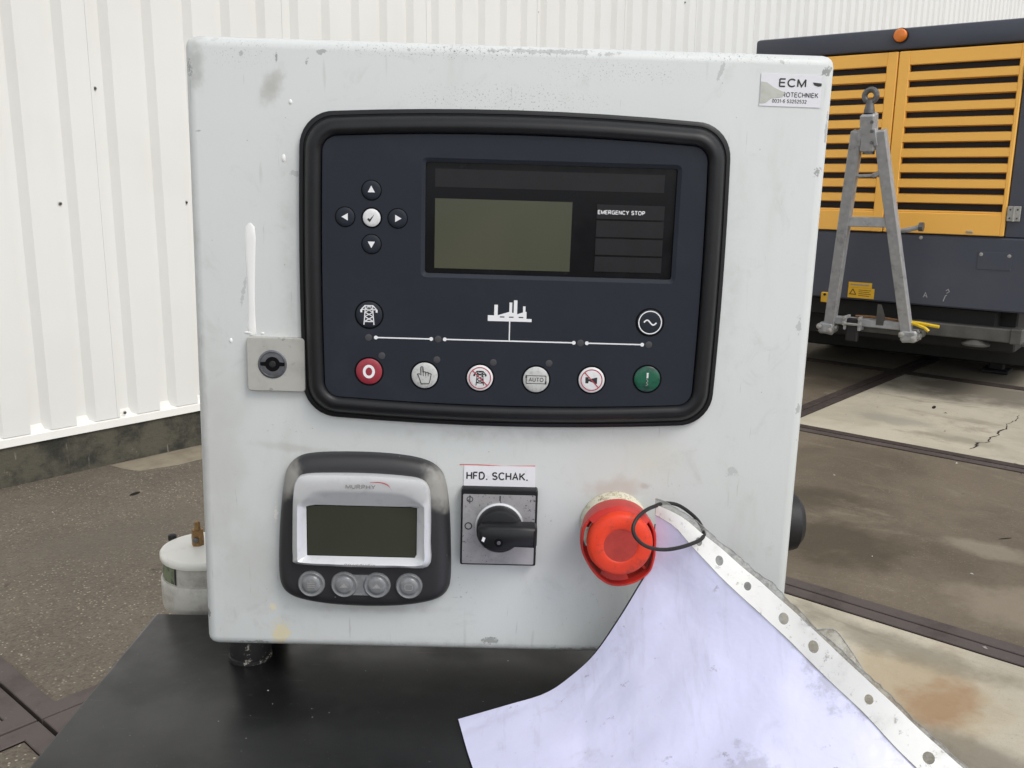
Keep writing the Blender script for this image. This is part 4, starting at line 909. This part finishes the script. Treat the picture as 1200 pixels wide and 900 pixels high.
for x, z, rx, rz in ((-126.1, 116.4, 1.2, 2.4), (-158.8, 12.2, 1.0, 1.6), (-148.2, 17.2, 3.0, .8), (-140.2, 17.0, 1.2, .6), (-121.7, 147, .9, 1.5)):
    b = mm()
    b.add([(x + rx * math.cos(t), -.02, z + rz * math.sin(t)) for t in [2 * math.pi * i / 12 for i in range(12)]] + [(x + .6 * rx * math.cos(t), -.5, z + .6 * rz * math.sin(t)) for t in [2 * math.pi * i / 12 for i in range(12)]],
          [[i, (i + 1) % 12, 12 + (i + 1) % 12, 12 + i] for i in range(12)] + [[12 + i for i in range(12)]], M['paint'])
    b.build('paint_drop', cab, smooth=60)


# ------------------------------------------------------------------ canister behind the left edge of the machine top
kx, ky = -.2220, .1365
can_m = CM @ Matrix.Translation((kx, ky, -.0088)); can = thing('fluid_canister', 'small round white canister with brass fitting behind the cabinet', 'canister', can_m)
b = MB(.001); b.lathe([(29, 0), (32.2, 1.2), (33.2, 4), (33.6, 24), (33.0, 24.8), (31.6, 24.8), (31.4, 40)], M['can'], n=48, cap0=True); cb = b.build('pot', can, smooth=40)
b = MB(.001); L = [(31.9 * math.cos(t), 31.9 * math.sin(t)) for t in [R(180 + 4 * k) for k in range(0, 16)]]; n = len(L)
b.add([(x, y, 25.5) for x, y in L] + [(x, y, 38.5) for x, y in L], [[i, i + 1, n + i + 1, n + i] for i in range(n - 1)], M['canlabel']); b.stroke([], 1, 0, M['ink']) if False else None
b.add([(31.95 * math.cos(R(241 + 3 * k)), 31.95 * math.sin(R(241 + 3 * k)), z) for z in (25.4, 38.6) for k in range(2)], [[0, 1, 3, 2]], M['ink']); b.build('side_label', cb)
b = MB(.001); b.lathe([(31, 38.4), (33.2, 38.8), (33.8, 40), (33.8, 43.6), (33.0, 44.8), (30, 45.4), (10, 46.4), (2, 46.5)], M['lid'], n=48, cap0=True); b.build('lid', can, smooth=40)
b = MB(.001); b.lathe([(4.6, 45), (4.8, 52), (4.4, 58), (4.4, 59), (2.8, 59), (2.2, 61.5), (2.2, 64.5), (1.2, 65.4)], M['brass'], (-6.5, 0, 0), n=6); b.lathe([(2.0, 3.0), (2.0, 4.6), (1.2, 5.0)], M['lug'], (-6.5, -1.5, 52), 'Y', 10); b.build('brass_fitting', can, smooth=30)
b = MB(.001); b.lathe([(2.6, 34), (2.6, 42), (3.4, 42.5), (3.2, 46), (1.6, 46.6)], M['rubber'], (-33, 20, 0), n=12, cap0=True); b.build('hose_nipple', can)

# ------------------------------------------------------------------ document sheet in a torn punched pocket, hung from the stop button by a black tie
DM = CM
doc = thing('document_sheet', 'creased white paper in torn punched plastic pocket draped from the red stop button', 'document', CM)

def D3(p): return (p[0], -p[1], p[2])           # (right, out of the panel, up) -> local mm
def resample(P, N, L=None):
    P = spline(P, 6, closed=False); d = [0.]
    for i in range(1, len(P)): d.append(d[-1] + (P[i] - P[i - 1]).length)
    T = L or d[-1]; r = []
    for k in range(N + 1):
        s_ = min(T * k / N, d[-1] - 1e-6); j = max(i for i in range(len(d)) if d[i] <= s_); j = min(j, len(P) - 2)
        r.append(P[j].lerp(P[j + 1], (s_ - d[j]) / max(1e-9, d[j + 1] - d[j])))
    return r
short = [(90.2, 27, -79), (90.7, 27.5, -88.1), (88.7, 29, -108.6), (81.3, 31, -123.8), (71, 33, -142.4), (58.9, 34, -162.2), (46.3, 34.5, -175.9), (30.6, 36, -187.5), (8.1, 36.5, -195.5), (-21, 36.9, -205.2)]
inner = [(90.2, 27, -79), (93.9, 29, -80.2), (101.1, 34, -83.7), (106.4, 39, -89), (113.4, 45, -95.5), (124.6, 55, -105.3), (133.2, 63, -111.6), (152.9, 83, -125.2), (167.1, 98, -136.4), (184.2, 118, -148.3), (196.2, 133, -158.6), (222, 160, -178), (250, 190, -198), (279, 219, -216)]
outer = [(89.9, 27, -72.8), (94.5, 29, -74), (104.6, 34, -77.4), (113.8, 39, -84.3), (122.5, 45, -89.2), (136.7, 55, -99.6), (144.3, 63, -104), (161, 83, -115), (173.4, 98, -124), (192.5, 118, -137.9), (208.5, 133, -150.1), (236, 158, -169), (265, 186, -188), (294, 214, -206)]
film = [(89.8, 26, -69), (95.5, 28, -70.7), (105.6, 33, -74.9), (116.2, 38, -81), (129.1, 44, -90.6), (142.7, 54, -99.9), (150.7, 62, -104.2), (164.6, 82, -115.4), (178.3, 97, -124.8), (198.2, 117, -139.7), (213.3, 132, -151.5), (241, 157, -171), (270, 185, -190), (299, 213, -208)]
longb = [(-21, 36.9, -205.2), (-11.4, 82.6, -204.9), (2, 130, -204.8), (20, 180, -204.6), (40, 240, -204.4), (58, 296, -204.4)]
NS, NT = 46, 36
c0 = resample(inner, NS); c1 = resample(longb, NS); s0 = resample(short, NT)
s1 = [c0[-1].lerp(c1[-1], k / NT) + Vector((0, 0, 10 * math.sin(math.pi * k / NT))) for k in range(NT + 1)]
import mathutils.noise as mn
def sheet_pt(i, j):
    a_, t = i / NS, j / NT
    p = c0[i] * (1 - t) + c1[i] * t + s0[j] * (1 - a_) + s1[j] * a_ - (c0[0] * (1 - a_) * (1 - t) + c1[0] * (1 - a_) * t + c0[-1] * a_ * (1 - t) + c1[-1] * a_ * t)
    e = min(1, 6 * t) * min(1, 6 * a_) * min(1, 6 * (1 - t))
    p = p + Vector((0, .55, .8)) * (mn.noise(p * .030) * 3.2 + mn.noise(p * .085) * .7) * e
    if p.x < 190 and p.y < 250: p.z = max(p.z, -205.4)
    return p
gridp = [[sheet_pt(i, j) for j in range(NT + 1)] for i in range(NS + 1)]
b = mm(); W = NT + 1
b.add([D3(p) for row in gridp for p in row], [[i * W + j, i * W + j + 1, (i + 1) * W + j + 1, (i + 1) * W + j] for i in range(NS) for j in range(NT)], M['paper'])
pap = b.build('paper_sheet', doc, smooth=180)
# black back cover peeping out along the short edge
b = mm(); q0 = [gridp[0][j] for j in range(1, NT + 1)]; lo_ = []
for k, p in enumerate(q0):
    lo_.append(p + Vector((-1.5, -.6, -1.4)) * min(1, k / 6) * (1 if k < NT - 5 else .6))
top_ = [p + Vector((0, -.5, -.35)) for p in q0]; deep = [p + Vector((1.5, 12, -.7)) for p in q0]
n = len(q0)
for A_, B_ in ((top_, lo_),): b.add([D3(p) for p in A_] + [D3(p) for p in B_], [[i, i + 1, n + i + 1, n + i] for i in range(n - 1)], M['backing'])
bk = b.build('back_cover', doc, smooth=60); so_ = bk.modifiers.new('thickness', 'SOLIDIFY'); so_.thickness = .0006
# punched strip with real holes
NL = 60; ci, co = resample(inner, NL), resample(outer, NL)
LEN = sum((ci[i + 1] - ci[i]).length for i in range(NL))
def strip_pt(s_, t):
    f_ = min(max(s_, 0), .99999) * NL; i = int(f_); f_ -= i
    a_, c_ = ci[i].lerp(ci[i + 1], f_), co[i].lerp(co[i + 1], f_)
    p = a_.lerp(c_, t); p = p + Vector((0, .6, .5)) * .15 * math.sin(math.pi * t) + Vector((0, 1, .8)) * .5 * mn.noise(p * .07); return p
def nearest(p):
    best = min(((ci[i].lerp(co[i], .5) - Vector(p)).length, i) for i in range(NL + 1)); return best[1] / NL
cells = []
for p in ((113.9, 42, -86.7), (122.6, 49, -95.4), (136.7, 62, -107.1), (151.9, 78, -117.6), (164.3, 90.5, -127.4), (187.3, 115.5, -143.7), (208.5, 140, -159.2), (235, 165, -178), (262, 190, -196)):
    s_ = nearest(p); wdt = (co[min(NL, int(s_ * NL))] - ci[min(NL, int(s_ * NL))]).length; cells.append((s_, min((2.1, 2.5, 2.2, 2.9, 3.0, 2.3, 2.8, 2.4, 2.6)[len(cells)], wdt * .27), wdt))
vs, fs = [], []; TT = (0, .25, .5, .75, 1)
def pv(a_, t): vs.append(D3(strip_pt(a_, t) + Vector((0, .7, .5)))); return len(vs) - 1
stops = [(s_ - 4.2 / LEN, s_ + 4.2 / LEN) for s_, _, _ in cells]
cur = 0.
for k in range(len(cells) + 1):
    a_, e_ = cur, (stops[k][0] if k < len(cells) else 1.)
    m_ = max(1, int((e_ - a_) * 60)); rows = [[pv(a_ + (e_ - a_) * q / m_, t) for t in TT] for q in range(m_ + 1)]
    fs += [[rows[q][w_], rows[q + 1][w_], rows[q + 1][w_ + 1], rows[q][w_ + 1]] for q in range(m_) for w_ in range(4)]
    if k < len(cells):
        (sa_, sb_), (s_, r_, wdt) = stops[k], cells[k]
        sq = [(sb_, t) for t in TT] + [(sa_ + (sb_ - sa_) * q, 1) for q in (.75, .5, .25)] + [(sa_, t) for t in TT[::-1]] + [(sa_ + (sb_ - sa_) * q, 0) for q in (.25, .5, .75)]
        angs = [2 * math.pi * (-.125 + q / 16) for q in range(16)]
        o_ = [pv(*q) for q in sq]; i_ = [pv(s_ + r_ * math.cos(t) / LEN, .5 + r_ * math.sin(t) / wdt) for t in angs]
        fs += [[o_[q], o_[(q + 1) % 16], i_[(q + 1) % 16], i_[q]] for q in range(16)]; cur = sb_
b = mm(); b.add(vs, fs, M['spine'])
stp = b.build('punched_strip', doc, smooth=180, weld=.00006)
# clear pocket film behind the strip, ragged and grimy along its outer edge
cf = resample(film, NL * 2); ci2 = resample(inner, NL * 2); b = mm(); n = len(cf)
rg = random.Random(5)
edge = [p + Vector((1, .2, .8)) * (rg.uniform(-.25, .3) + .6 * mn.noise(p * .12)) for p in cf]
low = Vector((0, -.8, -.4))
vs = [p + low for p in ci2] + [p.lerp(q, .6) + low * 1.6 for p, q in zip(ci2, edge)] + [p + low for p in edge]
b.add([D3(p) for p in vs], [[r_ * n + i, r_ * n + i + 1, (r_ + 1) * n + i + 1, (r_ + 1) * n + i] for r_ in range(2) for i in range(n - 1)], M['film'])
fl = [(160.5, 86, -113.6), (166.5, 88, -118), (172, 89.5, -116.6), (177, 88.6, -118), (182.8, 88.4, -124.6), (190, 90, -134.5), (197.4, 94, -146), (190, 98, -139), (181, 92, -131), (171, 89, -121.5)]
b.add([D3(p) for p in fl], [[0, 1, 9], [1, 2, 9], [2, 3, 4], [2, 4, 9], [4, 8, 9], [4, 5, 8], [5, 7, 8], [5, 6, 7]], M['film'])
b.build('pocket_film', doc, smooth=60)
b = mm(); b.tube([D3(p) for p in spline([(160.5, 86, -113.6), (166.5, 88, -118), (172, 89.5, -116.6), (177, 88.6, -118), (182.8, 88.4, -124.6), (190, 90, -134.5), (197.4, 94, -146)], 3, closed=False)], .28, M['holeback'], 5)
b.tube([D3(p + low) for p in edge], .22, M['holeback'], 5); b.build('film_edge', doc)

tie = thing('cable_tie', 'thin black plastic tie looped over the red stop button through the punched strip', 'cable tie', CM)
ringp = [(89.5, 29, -72.6), (82.7, 38, -72.2), (77, 45, -74.4), (74.3, 49, -78.5), (75.3, 50.5, -82.9), (79.3, 51, -87.1), (85.1, 51, -89.7), (92.9, 50, -90.7), (101.1, 49, -89.6), (108.6, 47, -87.7), (113.6, 44.4, -86.2), (116.4, 38, -84.8), (113.3, 32, -78.9), (104.4, 25, -73.5), (95.9, 24.5, -72.2)]
b = mm(); pr = spline([D3(p) for p in ringp], 5); b.tube(pr, 1.1, M['rubber'], 8, closed=True); b.build('loop', tie)
